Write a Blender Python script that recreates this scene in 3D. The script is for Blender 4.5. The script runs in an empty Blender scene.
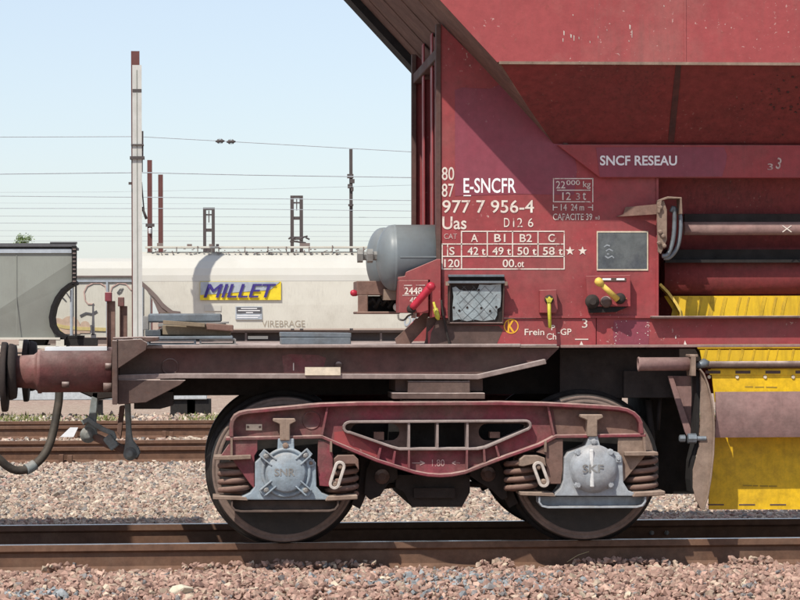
import bpy, bmesh, math, random
import numpy as np
from mathutils import Vector, Matrix
from mathutils.geometry import tessellate_polygon
random.seed(4); rng = np.random.default_rng(7)
S = bpy.context.scene
R = math.radians
COL = S.collection

# ------------------------------------------------------------------ camera, light
F = 2638.0                                   # focal length in photo pixels (800 wide)
CAMZ, CAMY, YH = 1.34, -15.77, 318.0
psi, roll = math.atan(200 / F), R(0.17)
fw = Vector((math.sin(psi), math.cos(psi), 0)); r0 = Vector((math.cos(psi), -math.sin(psi), 0)); u0 = Vector((0, 0, 1))
RI = math.cos(roll) * r0 - math.sin(roll) * u0; UP = math.sin(roll) * r0 + math.cos(roll) * u0
cd = bpy.data.cameras.new('camera'); cam = bpy.data.objects.new('camera', cd); COL.objects.link(cam)
cam.matrix_world = Matrix(((RI.x, UP.x, -fw.x, 0), (RI.y, UP.y, -fw.y, CAMY), (RI.z, UP.z, -fw.z, CAMZ), (0, 0, 0, 1)))
cd.sensor_width = 36; cd.lens = 36 * F / 800; cd.shift_y = (YH - 300) / 800; cd.clip_start = 0.5; cd.clip_end = 6000
S.camera = cam
sun_dir = Vector((64, 89, -141)).normalized()
w = bpy.data.worlds.new("World"); S.world = w; w.use_nodes = True
nt = w.node_tree; bg = nt.nodes['Background']
sky = nt.nodes.new('ShaderNodeTexSky'); sky.sky_type = 'NISHITA'; sky.sun_disc = False
sky.sun_elevation = math.asin(-sun_dir.z); sky.sun_rotation = math.atan2(-sun_dir.x, -sun_dir.y)
sky.air_density = 1.0; sky.dust_density = 0.8; sky.ozone_density = 4.0; sky.altitude = 0
mxw = nt.nodes.new('ShaderNodeMix'); mxw.data_type = 'RGBA'; mxw.inputs[0].default_value = .38      # thin even summer haze over the blue
mxw.inputs[7].default_value = (.98 / .15, .98 / .15, 1.01 / .15, 1); nt.links.new(sky.outputs[0], mxw.inputs[6])
nt.links.new(mxw.outputs[2], bg.inputs[0]); bg.inputs[1].default_value = 0.15
sl = bpy.data.lights.new('sun', 'SUN'); sl.energy = 5.0; sl.angle = R(0.5); sl.color = (1, .94, .83)
so = bpy.data.objects.new('sun', sl); so.rotation_euler = sun_dir.to_track_quat('-Z', 'Y').to_euler(); COL.objects.link(so)
so.location = (-8, -12, 20)
S.view_settings.view_transform = 'Standard'; S.view_settings.look = 'None'; S.view_settings.exposure = 0.0; S.view_settings.gamma = 1

# ------------------------------------------------------------------ helpers
def P(px, py, Y):
    """point of the vertical plane y=Y that a pixel of the photograph looks at"""
    d = fw + RI * ((px - 400) / F) + UP * ((YH - py) / F)
    t = (Y - CAMY) / d.y
    return Vector((d.x * t, Y, CAMZ + d.z * t))
def W(px, py, Y):
    """where the pixel's ray meets the plane y=Y, as x, z"""
    p = P(px, py, Y); return p.x, p.z
def PXM(Y): return F / (Y - CAMY)            # pixels per metre at plane Y

class MB:
    def __init__(s): s.v = []; s.f = []; s.sm = []
    def add(s, vs, fs, smooth=False):
        o = len(s.v); s.v += [tuple(v) for v in vs]; s.f += [tuple(i + o for i in f) for f in fs]; s.sm += [smooth] * len(fs); return s
    def box(s, x0, x1, y0, y1, z0, z1):
        vs = [(x, y, z) for z in (z0, z1) for y in (y0, y1) for x in (x0, x1)]
        return s.add(vs, [(0, 2, 3, 1), (4, 5, 7, 6), (0, 1, 5, 4), (2, 6, 7, 3), (0, 4, 6, 2), (1, 3, 7, 5)])
    def pbox(s, x0, y0, x1, y1, Y0, Y1):                       # pixel rectangle, extruded in depth
        return s.prism([(x0, y0), (x1, y0), (x1, y1), (x0, y1)], Y0, Y1)
    def wprism(s, pts, Y0, Y1, holes=()):                      # world (x,z) outline
        pts = [tuple(p) for p in pts]; n = len(pts)
        rings = [pts] + [[tuple(p) for p in h] for h in holes]
        allp = [p for r in rings for p in r]; N = len(allp)
        vs = [(x, Y0, z) for x, z in allp] + [(x, Y1, z) for x, z in allp]
        tri = tessellate_polygon([[Vector((x, z, 0)) for x, z in r] for r in rings]) if holes else None
        fs = []
        if holes:
            fs += [tuple(t) for t in tri]; fs += [tuple(i + N for i in t[::-1]) for t in tri]
        else:
            fs += [tuple(range(n)), tuple(range(2 * n - 1, n - 1, -1))]
        o = 0
        for r in rings:
            m = len(r)
            for i in range(m):
                j = (i + 1) % m; fs.append((o + i, o + j, o + j + N, o + i + N))
            o += m
        return s.add(vs, fs)
    def prism(s, pix, Y0, Y1, holes=()):
        return s.wprism([W(x, y, Y0) for x, y in pix], Y0, Y1, [[W(x, y, Y0) for x, y in h] for h in holes])
    def band(s, path, t, Y0, Y1, closed=False):                # strip of pixel thickness t along a pixel path
        n = len(path); L = []; Rr = []
        for i, (x, y) in enumerate(path):
            if closed: a, b = path[i - 1], path[(i + 1) % n]
            else: a, b = path[max(i - 1, 0)], path[min(i + 1, n - 1)]
            dx, dy = b[0] - a[0], b[1] - a[1]; l = math.hypot(dx, dy) or 1
            nx, ny = -dy / l * t / 2, dx / l * t / 2
            L.append((x + nx, y + ny)); Rr.append((x - nx, y - ny))
        Lw = [W(x, y, Y0) for x, y in L]; Rw = [W(x, y, Y0) for x, y in Rr]
        vs = [(x, Y0, z) for x, z in Lw] + [(x, Y0, z) for x, z in Rw] + [(x, Y1, z) for x, z in Lw] + [(x, Y1, z) for x, z in Rw]
        fs = []
        for i in range(n if closed else n - 1):
            j = (i + 1) % n
            fs += [(i, j, n + j, n + i), (2*n + i, 3*n + i, 3*n + j, 2*n + j), (i, 2*n + i, 2*n + j, j), (n + i, n + j, 3*n + j, 3*n + i)]
        if not closed: fs += [(0, n, 3*n, 2*n), (n - 1, 3*n - 1, 4*n - 1, 2*n - 1)]
        return s.add(vs, fs)
    def tube(s, path, r, seg=8, cap=True, smooth=True):        # world path
        path = [Vector(p) for p in path]; n = len(path); vs = []; fs = []
        rr = r if isinstance(r, (list, tuple)) else [r] * n
        T = [(path[min(i + 1, n - 1)] - path[max(i - 1, 0)]).normalized() for i in range(n)]
        a = T[0].orthogonal().normalized()
        for i in range(n):
            a = (a - T[i] * a.dot(T[i])); a = a.normalized() if a.length > 1e-6 else T[i].orthogonal().normalized()
            b = T[i].cross(a)
            for k in range(seg):
                th = 2 * math.pi * k / seg; vs.append(path[i] + (a * math.cos(th) + b * math.sin(th)) * rr[i])
        for i in range(n - 1):
            for k in range(seg):
                l = (k + 1) % seg; fs.append((i*seg + k, i*seg + l, (i+1)*seg + l, (i+1)*seg + k))
        s.add(vs, fs, smooth)
        if cap:
            o = len(s.v) - len(vs)
            s.f += [tuple(o + k for k in range(seg)), tuple(o + (n-1)*seg + k for k in range(seg))[::-1]]; s.sm += [False, False]
        return s
    def cyl(s, a, b, r, seg=20, r2=None): return s.tube([a, b], [r, r if r2 is None else r2], seg)
    def lathe(s, c, axis, prof, seg=32, smooth=True):          # prof: (radius, along axis); caps at ends
        c = Vector(c); ax = Vector(axis).normalized(); a = ax.orthogonal().normalized(); b = ax.cross(a); vs = []; fs = []; n = len(prof)
        for r, h in prof:
            for k in range(seg):
                th = 2 * math.pi * k / seg; vs.append(c + ax * h + (a * math.cos(th) + b * math.sin(th)) * max(r, 1e-4))
        for i in range(n - 1):
            for k in range(seg):
                l = (k + 1) % seg; fs.append((i*seg + k, i*seg + l, (i+1)*seg + l, (i+1)*seg + k))
        s.add(vs, fs, smooth); o = len(s.v) - len(vs)
        s.f += [tuple(o + k for k in range(seg)), tuple(o + (n-1)*seg + k for k in range(seg))[::-1]]; s.sm += [False, False]
        return s
    def rbox(s, c, ux, uy, uz, hx, hy, hz):                    # oriented box
        c = Vector(c); vs = [c + ux*(hx*i) + uy*(hy*j) + uz*(hz*k) for k in (-1, 1) for j in (-1, 1) for i in (-1, 1)]
        return s.add(vs, [(0, 2, 3, 1), (4, 5, 7, 6), (0, 1, 5, 4), (2, 6, 7, 3), (0, 4, 6, 2), (1, 3, 7, 5)])

ORG = {}
def finish(ob, origin, parent):
    ORG[ob.name] = Vector(origin)
    if parent is not None:
        ob.parent = parent; ob.location = Vector(origin) - ORG[parent.name]
    else: ob.location = origin
    COL.objects.link(ob)
def obj(name, mb, mat, parent=None, origin=None, bevel=0.0, bseg=1):
    if origin is None: origin = ORG[parent.name] if parent is not None else (0, 0, 0)
    o = Vector(origin); me = bpy.data.meshes.new(name)
    me.from_pydata([(v[0] - o.x, v[1] - o.y, v[2] - o.z) for v in mb.v], [], mb.f)
    me.polygons.foreach_set('use_smooth', mb.sm)
    bm = bmesh.new(); bm.from_mesh(me); bmesh.ops.remove_doubles(bm, verts=bm.verts, dist=1e-6)
    bmesh.ops.recalc_face_normals(bm, faces=bm.faces); bm.to_mesh(me); bm.free()
    me.materials.append(mat); ob = bpy.data.objects.new(name, me); finish(ob, o, parent)
    if bevel:
        m = ob.modifiers.new('edges', 'BEVEL'); m.width = bevel; m.segments = bseg; m.limit_method = 'ANGLE'; m.angle_limit = R(40)
    return ob
def each(name, mbs, mat, parent, **k): return [obj(name, q, mat, parent, **k) for q in mbs]
def tilt(mb, ylim, ztop, zbot, d):                           # lean the front of a box back towards its bottom
    mb.v = [(x, y + (d * (ztop - z) / (ztop - zbot) if y < ylim else 0), z) for x, y, z in mb.v]; return mb
def empty(name, loc):
    ob = bpy.data.objects.new(name, None); ob.empty_display_size = .2; finish(ob, loc, None); return ob
def tag(o, label, cat=None, group=None):
    o['label'] = label
    if cat: o['category'] = cat
    if group: o['group'] = group
    return o
def kind(o, k): o['kind'] = k; return o
def again(o, parent, shift=None, mirror=False, kids=True):     # copy of a part and its sub-parts
    c = o.copy(); COL.objects.link(c); c.parent = parent; ORG[c.name] = ORG[o.name].copy()
    if mirror: c.location.y = -c.location.y; c.scale.y = -c.scale.y
    if shift is not None: c.location = c.location + Vector(shift); ORG[c.name] += Vector(shift)
    if kids:
        for k in list(o.children):
            d = k.copy(); COL.objects.link(d); d.parent = c
    return c
def arc(cx, cy, r, a0, a1, n=8):
    return [(cx + r * math.cos(R(a0 + (a1 - a0) * i / n)), cy + r * math.sin(R(a0 + (a1 - a0) * i / n))) for i in range(n + 1)]

def text(s, box, Y, mat, parent, name='lettering', off=0.012, shear=0.0, angle=0.0, depth=0.001):
    cu = bpy.data.curves.new('t', 'FONT'); cu.body = s; cu.offset = off; cu.shear = shear; cu.resolution_u = 4
    to = bpy.data.objects.new('t', cu); me = bpy.data.meshes.new_from_object(to); bpy.data.objects.remove(to)
    co = np.empty(len(me.vertices) * 3); me.vertices.foreach_get('co', co); co = co.reshape(-1, 3)
    if angle:
        ca, sa = math.cos(angle), math.sin(angle); co[:, :2] = co[:, :2] @ np.array([[ca, sa], [-sa, ca]])
    mn, mx = co.min(0), co.max(0)
    x0, z1 = W(box[0], box[1], Y); x1, z0 = W(box[2], box[3], Y)
    px = x0 + (co[:, 0] - mn[0]) / (mx[0] - mn[0]) * (x1 - x0); pz = z0 + (co[:, 1] - mn[1]) / (mx[1] - mn[1]) * (z1 - z0)
    o = ORG[parent.name]
    co = np.stack([px - o.x, np.full_like(px, Y - o.y), pz - o.z], 1)
    me.vertices.foreach_set('co', co.ravel()); me.update()
    me.materials.clear(); me.materials.append(mat); me.name = name
    ob = bpy.data.objects.new(name, me); finish(ob, o, parent)
    return ob
def lines(segs, Y, mat, parent, name='marking', t=1.1, d=.0015):
    mb = MB()
    for i, (x0, y0, x1, y1) in enumerate(segs): mb.band([(x0, y0), (x1, y1)], t, Y - .0003 * (i % 3), Y + d)
    return obj(name, mb, mat, parent)

# ------------------------------------------------------------------ materials
def lin(c): return tuple(((v/255 + .055)/1.055)**2.4 if v/255 > .04045 else v/255/12.92 for v in c)
def mat(name, col, col2=None, scale=5.0, dirt=None, dirt_amt=0.0, dirt_scale=3.0, streak=0.0, streak_col=(.05, .035, .03), chips=0.0, chip_col=(.6, .55, .5),
        rust=0.0, rough=.6, metal=0.0, bump=.15, bump_scale=60.0, dust=0.0, dust_col=(.33, .26, .21), spec=.35, drange=(.45, .72), mottle=.3, ss=6.0, dent=0.0):
    if bump == 0: mottle = 0
    m = bpy.data.materials.new(name); m.use_nodes = True; t = m.node_tree; N = t.nodes; L = t.links; b = N['Principled BSDF']
    b.inputs['Roughness'].default_value = rough; b.inputs['Metallic'].default_value = metal; b.inputs['Specular IOR Level'].default_value = spec
    tc = N.new('ShaderNodeTexCoord')
    def noise(sc, det=4, stretch=None, rg=.6):
        n = N.new('ShaderNodeTexNoise'); n.inputs['Scale'].default_value = sc; n.inputs['Detail'].default_value = det; n.inputs['Roughness'].default_value = rg
        if stretch:
            mp = N.new('ShaderNodeMapping'); mp.inputs['Scale'].default_value = stretch; L.new(tc.outputs['Object'], mp.inputs[0]); L.new(mp.outputs[0], n.inputs['Vector'])
        else: L.new(tc.outputs['Object'], n.inputs['Vector'])
        return n.outputs['Fac']
    def ramp(fac, a, c):
        r = N.new('ShaderNodeMapRange'); r.inputs[1].default_value = a; r.inputs[2].default_value = c; L.new(fac, r.inputs[0]); return r.outputs[0]
    def mul(a, k):
        r = N.new('ShaderNodeMath'); r.operation = 'MULTIPLY'; L.new(a, r.inputs[0])
        if isinstance(k, (int, float)): r.inputs[1].default_value = k
        else: L.new(k, r.inputs[1])
        return r.outputs[0]
    def mix(fac, a, c):
        x = N.new('ShaderNodeMix'); x.data_type = 'RGBA'
        if isinstance(fac, (int, float)): x.inputs[0].default_value = fac
        else: L.new(fac, x.inputs[0])
        for s, v in ((6, a), (7, c)):
            if isinstance(v, tuple): x.inputs[s].default_value = (*v, 1)
            else: L.new(v, x.inputs[s])
        return x.outputs[2]
    c = mix(ramp(noise(scale, 6), .35, .68), col, col2 or tuple(v * .8 for v in col))
    if dirt_amt: c = mix(mul(ramp(noise(dirt_scale, 7, rg=.7), *drange), dirt_amt), c, dirt or (.12, .09, .075))
    if streak: c = mix(mul(mul(ramp(noise(9, 4, (ss, ss, ss * .06)), .5, .75), ramp(noise(1.7, 3), .3, .7)), streak), c, streak_col)
    if rust: c = mix(mul(ramp(noise(24, 6, rg=.7), .6, .68), rust), c, (.10, .04, .022))
    if chips: c = mix(mul(mul(ramp(noise(45, 3), .66, .70), ramp(noise(2.3, 2), .5, .62)), chips), c, chip_col)
    if dust:
        g = N.new('ShaderNodeNewGeometry'); sx = N.new('ShaderNodeSeparateXYZ'); L.new(g.outputs['Normal'], sx.inputs[0])
        f = ramp(sx.outputs[2], .15, .8); f2 = ramp(noise(7, 5), .2, .6)
        a = N.new('ShaderNodeMath'); a.operation = 'MULTIPLY'; L.new(f, a.inputs[0]); L.new(f2, a.inputs[1])
        c = mix(mul(a.outputs[0], dust), c, dust_col)
    if mottle:
        mr_ = N.new('ShaderNodeMapRange'); mr_.inputs[1].default_value = .3; mr_.inputs[2].default_value = .7; mr_.inputs[3].default_value = 1 - mottle; mr_.inputs[4].default_value = 1 + mottle * .8; L.new(noise(17, 9, rg=.75), mr_.inputs[0])
        vm = N.new('ShaderNodeVectorMath'); vm.operation = 'SCALE'; L.new(c, vm.inputs[0]); L.new(mr_.outputs[0], vm.inputs['Scale']); c = vm.outputs[0]
    L.new(c, b.inputs['Base Color'])
    if bump:
        bp = N.new('ShaderNodeBump'); bp.inputs['Strength'].default_value = bump; bp.inputs['Distance'].default_value = .004
        L.new(noise(bump_scale, 5), bp.inputs['Height']); L.new(bp.outputs[0], b.inputs['Normal'])
        if dent:
            b2_ = N.new('ShaderNodeBump'); b2_.inputs['Strength'].default_value = dent; b2_.inputs['Distance'].default_value = .03; L.new(noise(2.6, 1), b2_.inputs['Height']); L.new(b2_.outputs[0], bp.inputs['Normal'])
    rr = ramp(noise(scale * 2.2, 4), .2, .8); mr = N.new('ShaderNodeMapRange'); mr.inputs[3].default_value = max(rough - .12, .05); mr.inputs[4].default_value = min(rough + .15, 1); L.new(rr, mr.inputs[0]); L.new(mr.outputs[0], b.inputs['Roughness'])
    return m
M = {}
M['red'] = mat('red_paint', (.305, .046, .052), (.25, .052, .056), 3.0, (.20, .085, .075), .45, 2.6, .35, (.16, .045, .045), .5, (.6, .5, .45), .25, .55, dust=.5, dust_col=(.4, .3, .26), mottle=.2, dent=.3)
M['red_hopper'] = mat('hopper_red_paint', (.31, .060, .062), (.27, .050, .053), 2.2, (.30, .13, .115), .55, 1.6, .5, (.20, .075, .07), .45, (.7, .6, .55), .2, .6, dust=.4, mottle=.16, dent=.35)
M['red_shade'] = mat('shaded_red_paint', (.20, .033, .035), (.165, .031, .032), 1.2, (.085, .032, .032), .6, .9, .6, (.025, .016, .016), .15, rust=.4, rough=.7, dust=.3)  # hopper red darkened for the sheets lying in shade, plus stains
M['purple'] = mat('repaint_purple', (.232, .046, .070), (.215, .048, .070), 2.5, (.2, .07, .09), .3, 3, .15, chips=.15, rough=.5, mottle=.15)
M['under'] = mat('dusty_underframe', (.105, .066, .056), (.075, .048, .042), 4.0, (.135, .098, .082), .6, 3.5, .4, (.07, .045, .04), rust=.35, rough=.8, dust=.95, dust_col=(.50, .41, .38), bump=.3)
M['under_red'] = mat('dusty_red_sole', (.105, .046, .042), (.080, .050, .043), 2.6, (.10, .072, .058), .9, 2.4, .5, (.08, .045, .04), .1, rust=.3, rough=.75, dust=.95, dust_col=(.50, .41, .38), bump=.25)
M['buffer'] = mat('buffer_maroon', (.165, .058, .055), (.125, .055, .05), 4, (.13, .085, .07), .7, 4, .4, (.06, .035, .03), rust=.4, rough=.75, dust=.6, dust_col=(.42, .32, .29), bump=.4)
M['bogie'] = mat('bogie_red', (.215, .038, .054), (.165, .046, .054), 3.0, (.135, .085, .072), .95, 1.9, .3, (.08, .05, .04), rust=.4, rough=.75, drange=(.45, .66), dust=.85, dust_col=(.44, .32, .28), bump=.55, bump_scale=38, mottle=.36)
M['tan'] = mat('dust_coated_steel', (.265, .195, .152), (.20, .14, .108), 5.0, (.15, .09, .07), .5, 4, .3, rust=.4, rough=.85, dust=.5, dust_col=(.42, .33, .27), bump=.35)
M['brown'] = mat('brown_steel', (.20, .12, .095), (.15, .085, .07), 5.0, (.10, .065, .055), .5, 4, rust=.4, rough=.85, dust=.4, bump=.3)
M['stainred'] = mat('dark_red_stain', (.055, .026, .026), (.09, .03, .03), 9, rough=.7)
M['pinkdust'] = mat('pink_dusty_plate', (.26, .152, .142), (.21, .135, .125), 3.0, (.26, .19, .175), .6, 2, .25, chips=.4, chip_col=(.3, .08, .07), rough=.8, dust=.3)
M['black'] = mat('grime_shade_black', (.012, .011, .011), (.020, .017, .016), 6, rough=.8, bump=.3)  # grime colour lowered further so shaded underframe parts read deep black
M['dark'] = mat('dark_grime', (.034, .026, .024), (.022, .018, .017), 5, (.05, .036, .03), .5, rough=.85, bump=.3)
M['rubber'] = mat('rubber_hose', (.030, .028, .026), (.075, .062, .05), 7, (.12, .10, .08), .5, 6, rough=.65)
M['tyre'] = mat('wheel_tyre_steel', (.028, .026, .026), (.04, .033, .03), 8, rough=.45, metal=.3, bump=.1)
M['wheel'] = mat('wheel_disc', (.105, .072, .058), (.07, .05, .042), 4, (.15, .10, .08), .5, 3, rough=.75, bump=.25)
M['rim'] = mat('wheel_rim_dust', (.215, .155, .13), (.15, .108, .092), 8, rough=.8, bump=.25)
M['blue'] = mat('axlebox_grey_blue', (.27, .33, .385), (.23, .28, .32), 8, (.20, .17, .15), .55, 7, .2, (.16, .12, .1), rough=.6, dust=.4, dust_col=(.4, .36, .32), bump=.55, bump_scale=45)
M['grey'] = mat('axlebox_grey', (.33, .36, .39), (.28, .30, .33), 8, (.22, .19, .17), .45, 7, .15, rough=.5, dust=.3, bump=.4, bump_scale=45)
M['tank'] = mat('tank_grey', (.165, .190, .205), (.15, .175, .19), 4, (.15, .14, .13), .25, 4, .15, rough=.42, dust=.25, dust_col=(.30, .30, .28), bump=.05, mottle=.06)
M['steel'] = mat('bare_steel', (.30, .30, .29), (.22, .21, .20), 9, (.2, .17, .15), .4, 8, rough=.5, metal=.3)
M['chain'] = mat('pale_link', (.52, .47, .43), (.42, .36, .32), 12, rough=.7)
M['coupling'] = mat('coupling_grey', (.24, .28, .29), (.19, .21, .21), 9, (.13, .10, .08), .6, 8, rough=.65, dust=.3)
M['yellow'] = mat('yellow_paint', (.74, .47, .010), (.67, .41, .010), 1.4, (.46, .28, .03), .5, 1.5, .3, (.30, .16, .02), .1, (.3, .15, .05), .1, .5, dust=.2)
M['yellow_streaked'] = mat('streaked_yellow_paint', (.66, .43, .012), (.58, .36, .012), 1.5, (.42, .26, .03), .5, 2.0, 1.0, (.16, .10, .012), .0, rough=.55, ss=1.6, mottle=.1)
M['yellow_worn'] = mat('worn_yellow_paint', (.56, .36, .015), (.44, .28, .02), 12, (.30, .19, .03), .6, 9, .5, (.16, .10, .012), rough=.6, ss=3)
M['yellow2'] = mat('handle_yellow', (.72, .52, .12), (.62, .42, .08), 20, rough=.5)
M['lime'] = mat('lever_yellow', (.62, .58, .06), (.45, .40, .05), 25, (.1, .08, .05), .5, 20, rough=.5)
M['redknob'] = mat('handle_red', (.42, .025, .05), (.40, .02, .04), 10, rough=.4)
M['white'] = mat('stencil_white', (.70, .63, .57), (.58, .50, .45), 14, (.28, .055, .06), .85, 30, drange=(.56, .66), rough=.65, bump=0)
M['cleanwhite'] = mat('vinyl_white', (.82, .82, .84), (.76, .76, .78), 14, rough=.5, bump=0)
M['dimwhite'] = mat('worn_stencil', (.52, .42, .39), (.30, .12, .12), 20, rough=.65, bump=0)
M['ink'] = mat('dark_print', (.34, .23, .03), rough=.7, bump=0)
M['orange'] = mat('sign_yellow', (.80, .42, .03), rough=.55, bump=0)
M['chalk'] = mat('chalk', (.34, .37, .40), (.16, .18, .20), 30, rough=.9, bump=0)
M['highlight'] = mat('pale_grey', (.62, .62, .62), (.5, .5, .5), 10, rough=.6)
M['slate'] = mat('chalk_board', (.095, .110, .115), (.115, .125, .13), 6, (.030, .036, .055), .9, 5, .0, rough=.7, bump=.05)
M['peel'] = mat('peeling_blue_paint', (.37, .44, .465), (.31, .38, .41), 14, (.17, .13, .12), .55, 18, rough=.7, bump=.3)
M['zinc'] = mat('zinc_sheet', (.20, .23, .26), (.14, .16, .18), 3, (.10, .095, .09), .6, 5, rough=.5, metal=.4)
M['wood'] = mat('old_timber', (.24, .19, .13), (.17, .13, .09), 4, (.10, .08, .06), .5, 5, rough=.9, bump=.5)
M['flange'] = mat('dusty_flange', (.27, .215, .20), (.20, .15, .14), 4, (.13, .09, .08), .6, 3.5, .2, rust=.3, rough=.85, dust=.6, dust_col=(.46, .40, .38), bump=.3)
M['pitch'] = mat('pitch_black', (.008, .007, .008), rough=.8, bump=0)
M['rail'] = mat('rail_rust', (.150, .078, .048), (.11, .058, .038), 5, (.18, .115, .08), .5, 4, .1, rough=.75, bump=.2)
M['railtop'] = mat('rail_polished', (.42, .40, .40), (.34, .31, .30), 5, rough=.3, metal=.85, bump=.02)
M['plate'] = mat('cream_plate', (.62, .54, .43), (.55, .47, .36), 9, rough=.6)
M['wag_grey'] = mat('grey_wagon_paint', (.245, .26, .235), (.215, .225, .205), .5, (.17, .165, .15), .5, .4, .35, (.13, .125, .11), rough=.6, bump=0)
M['wag_white'] = mat('white_wagon_paint', (.50, .49, .455), (.46, .45, .41), .6, (.52, .49, .43), .45, .45, .4, (.40, .36, .30), rough=.55, bump=0)
M['wag_cream'] = mat('cream_wagon_paint', (.60, .585, .52), (.56, .54, .48), .6, (.36, .33, .28), .4, .5, .3, rough=.6, bump=0)
M['wag_frame'] = mat('wagon_frame_brown', (.17, .13, .12), (.13, .10, .095), 1, (.24, .2, .18), .5, .8, rough=.8, bump=0)
M['logogrey'] = mat('logo_grey', (.38, .42, .47), rough=.6, bump=0)
M['logoyel'] = mat('logo_yellow', (.78, .60, .03), rough=.6, bump=0)
M['logoblue'] = mat('logo_blue', (.045, .03, .20), rough=.6, bump=0)
M['graf_red'] = mat('graffiti_pink', (.55, .38, .34), rough=.7, bump=0)
M['graf_yel'] = mat('graffiti_yellow', (.58, .48, .22), rough=.7, bump=0)
M['graf_org'] = mat('graffiti_orange', (.56, .42, .33), rough=.7, bump=0)
M['graf_dk'] = mat('graffiti_dark', (.10, .10, .11), rough=.7, bump=0)
M['graf_br'] = mat('graffiti_brown', (.34, .29, .23), rough=.7, bump=0)
M['mast_white'] = mat('mast_zinc', (.52, .52, .50), (.46, .46, .44), 1.2, (.36, .34, .31), .4, 1.5, .3, rough=.6, bump=0)
M['mast_red'] = mat('mast_oxide', (.13, .05, .045), (.10, .042, .04), 1.5, rough=.8, bump=0)
M['mast_dark'] = mat('mast_dark', (.085, .07, .07), (.065, .055, .055), 1.5, rough=.8, bump=0)
M['wire'] = mat('wire_grey', (.40, .44, .48), rough=.6, bump=0)
M['concrete'] = mat('pale_concrete', (.50, .52, .54), (.42, .44, .46), 1.5, rough=.85)
M['card'] = mat('white_card', (.75, .77, .80), rough=.7, bump=0)
M['leaf'] = mat('tree_leaf', (.17, .23, .09), (.12, .17, .06), .8, rough=.7, bump=0)
M['bark'] = mat('bark', (.10, .08, .06), rough=.9)
M['grass'] = mat('grass_blades', (.15, .19, .045), (.22, .22, .08), 2.5, rough=.75, bump=0)
M['straw'] = mat('dry_straw', (.45, .36, .20), rough=.8, bump=0)
M['palestone'] = mat('pale_limestone', (.62, .57, .45), (.5, .44, .34), 14, rough=.9, bump=.6, bump_scale=40)

# ------------------------------------------------------------------ setting: ground
def ground_mat():
    m = bpy.data.materials.new('gravel_ground'); m.use_nodes = True; t = m.node_tree; N = t.nodes; L = t.links; b = N['Principled BSDF']
    tc = N.new('ShaderNodeTexCoord'); v = N.new('ShaderNodeTexVoronoi'); v.inputs['Scale'].default_value = 20; L.new(tc.outputs['Object'], v.inputs['Vector'])
    cr = N.new('ShaderNodeValToRGB'); sp = N.new('ShaderNodeSeparateColor'); L.new(v.outputs['Color'], sp.inputs[0]); L.new(sp.outputs[0], cr.inputs[0])
    e = cr.color_ramp.elements; e[0].color = (.20, .13, .11, 1); e[1].color = (.42, .34, .28, 1); x = e.new(.5); x.color = (.33, .22, .18, 1)
    n = N.new('ShaderNodeTexNoise'); n.inputs['Scale'].default_value = .25; L.new(tc.outputs['Object'], n.inputs['Vector'])
    mx = N.new('ShaderNodeMix'); mx.data_type = 'RGBA'; mx.inputs[7].default_value = (.34, .29, .22, 1); mf = N.new('ShaderNodeMath'); mf.operation = 'MULTIPLY'; mf.inputs[1].default_value = .6
    L.new(n.outputs['Fac'], mf.inputs[0]); L.new(mf.outputs[0], mx.inputs[0]); L.new(cr.outputs[0], mx.inputs[6]); L.new(mx.outputs[2], b.inputs['Base Color'])
    bp = N.new('ShaderNodeBump'); bp.inputs['Strength'].default_value = .8; bp.inputs['Distance'].default_value = .02; L.new(v.outputs['Distance'], bp.inputs['Height']); L.new(bp.outputs[0], b.inputs['Normal'])
    b.inputs['Roughness'].default_value = .95; b.inputs['Specular IOR Level'].default_value = .1
    return m
M['ground'] = ground_mat()
prof = [(-60, -.75), (-6, -.75), (-2.6, -.48), (-1.25, -.20), (-.7, -.155), (2.3, -.16), (3.2, -.22), (5, -.24), (11, -.20), (11.8, -.17), (21, -.17), (24, -.12), (120, -.05), (3000, 0)]
def gz(y): return float(np.interp(y, [p[0] for p in prof], [p[1] for p in prof]))
g = MB(); xs = [-3000, -60, -8, 8, 60, 3000]
vs = [(x, y, z - .02) for y, z in prof for x in xs]; nx = len(xs)
g.add(vs, [(j*nx + i, j*nx + i + 1, (j+1)*nx + i + 1, (j+1)*nx + i) for j in range(len(prof) - 1) for i in range(nx - 1)])
kind(obj('ground', g, M['ground']), 'structure')

# ballast stones: angular hulls joined into one mesh per zone
def stone_mat(name):
    m = bpy.data.materials.new(name); m.use_nodes = True; t = m.node_tree; N = t.nodes; L = t.links; b = N['Principled BSDF']
    a = N.new('ShaderNodeAttribute'); a.attribute_name = 'tint'; tc = N.new('ShaderNodeTexCoord')
    n = N.new('ShaderNodeTexNoise'); n.inputs['Scale'].default_value = 45; n.inputs['Detail'].default_value = 5; L.new(tc.outputs['Object'], n.inputs['Vector'])
    r = N.new('ShaderNodeMapRange'); r.inputs[3].default_value = .72; r.inputs[4].default_value = 1.25; L.new(n.outputs['Fac'], r.inputs[0])
    mx = N.new('ShaderNodeVectorMath'); mx.operation = 'SCALE'; L.new(a.outputs['Color'], mx.inputs[0]); L.new(r.outputs[0], mx.inputs['Scale'])
    L.new(mx.outputs[0], b.inputs['Base Color']); b.inputs['Roughness'].default_value = .9; b.inputs['Specular IOR Level'].default_value = .2
    bp = N.new('ShaderNodeBump'); bp.inputs['Strength'].default_value = .35; bp.inputs['Distance'].default_value = .004; L.new(n.outputs['Fac'], bp.inputs['Height']); L.new(bp.outputs[0], b.inputs['Normal'])
    return m
M['stone'] = stone_mat('ballast_stone')
HULLS = []
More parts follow.
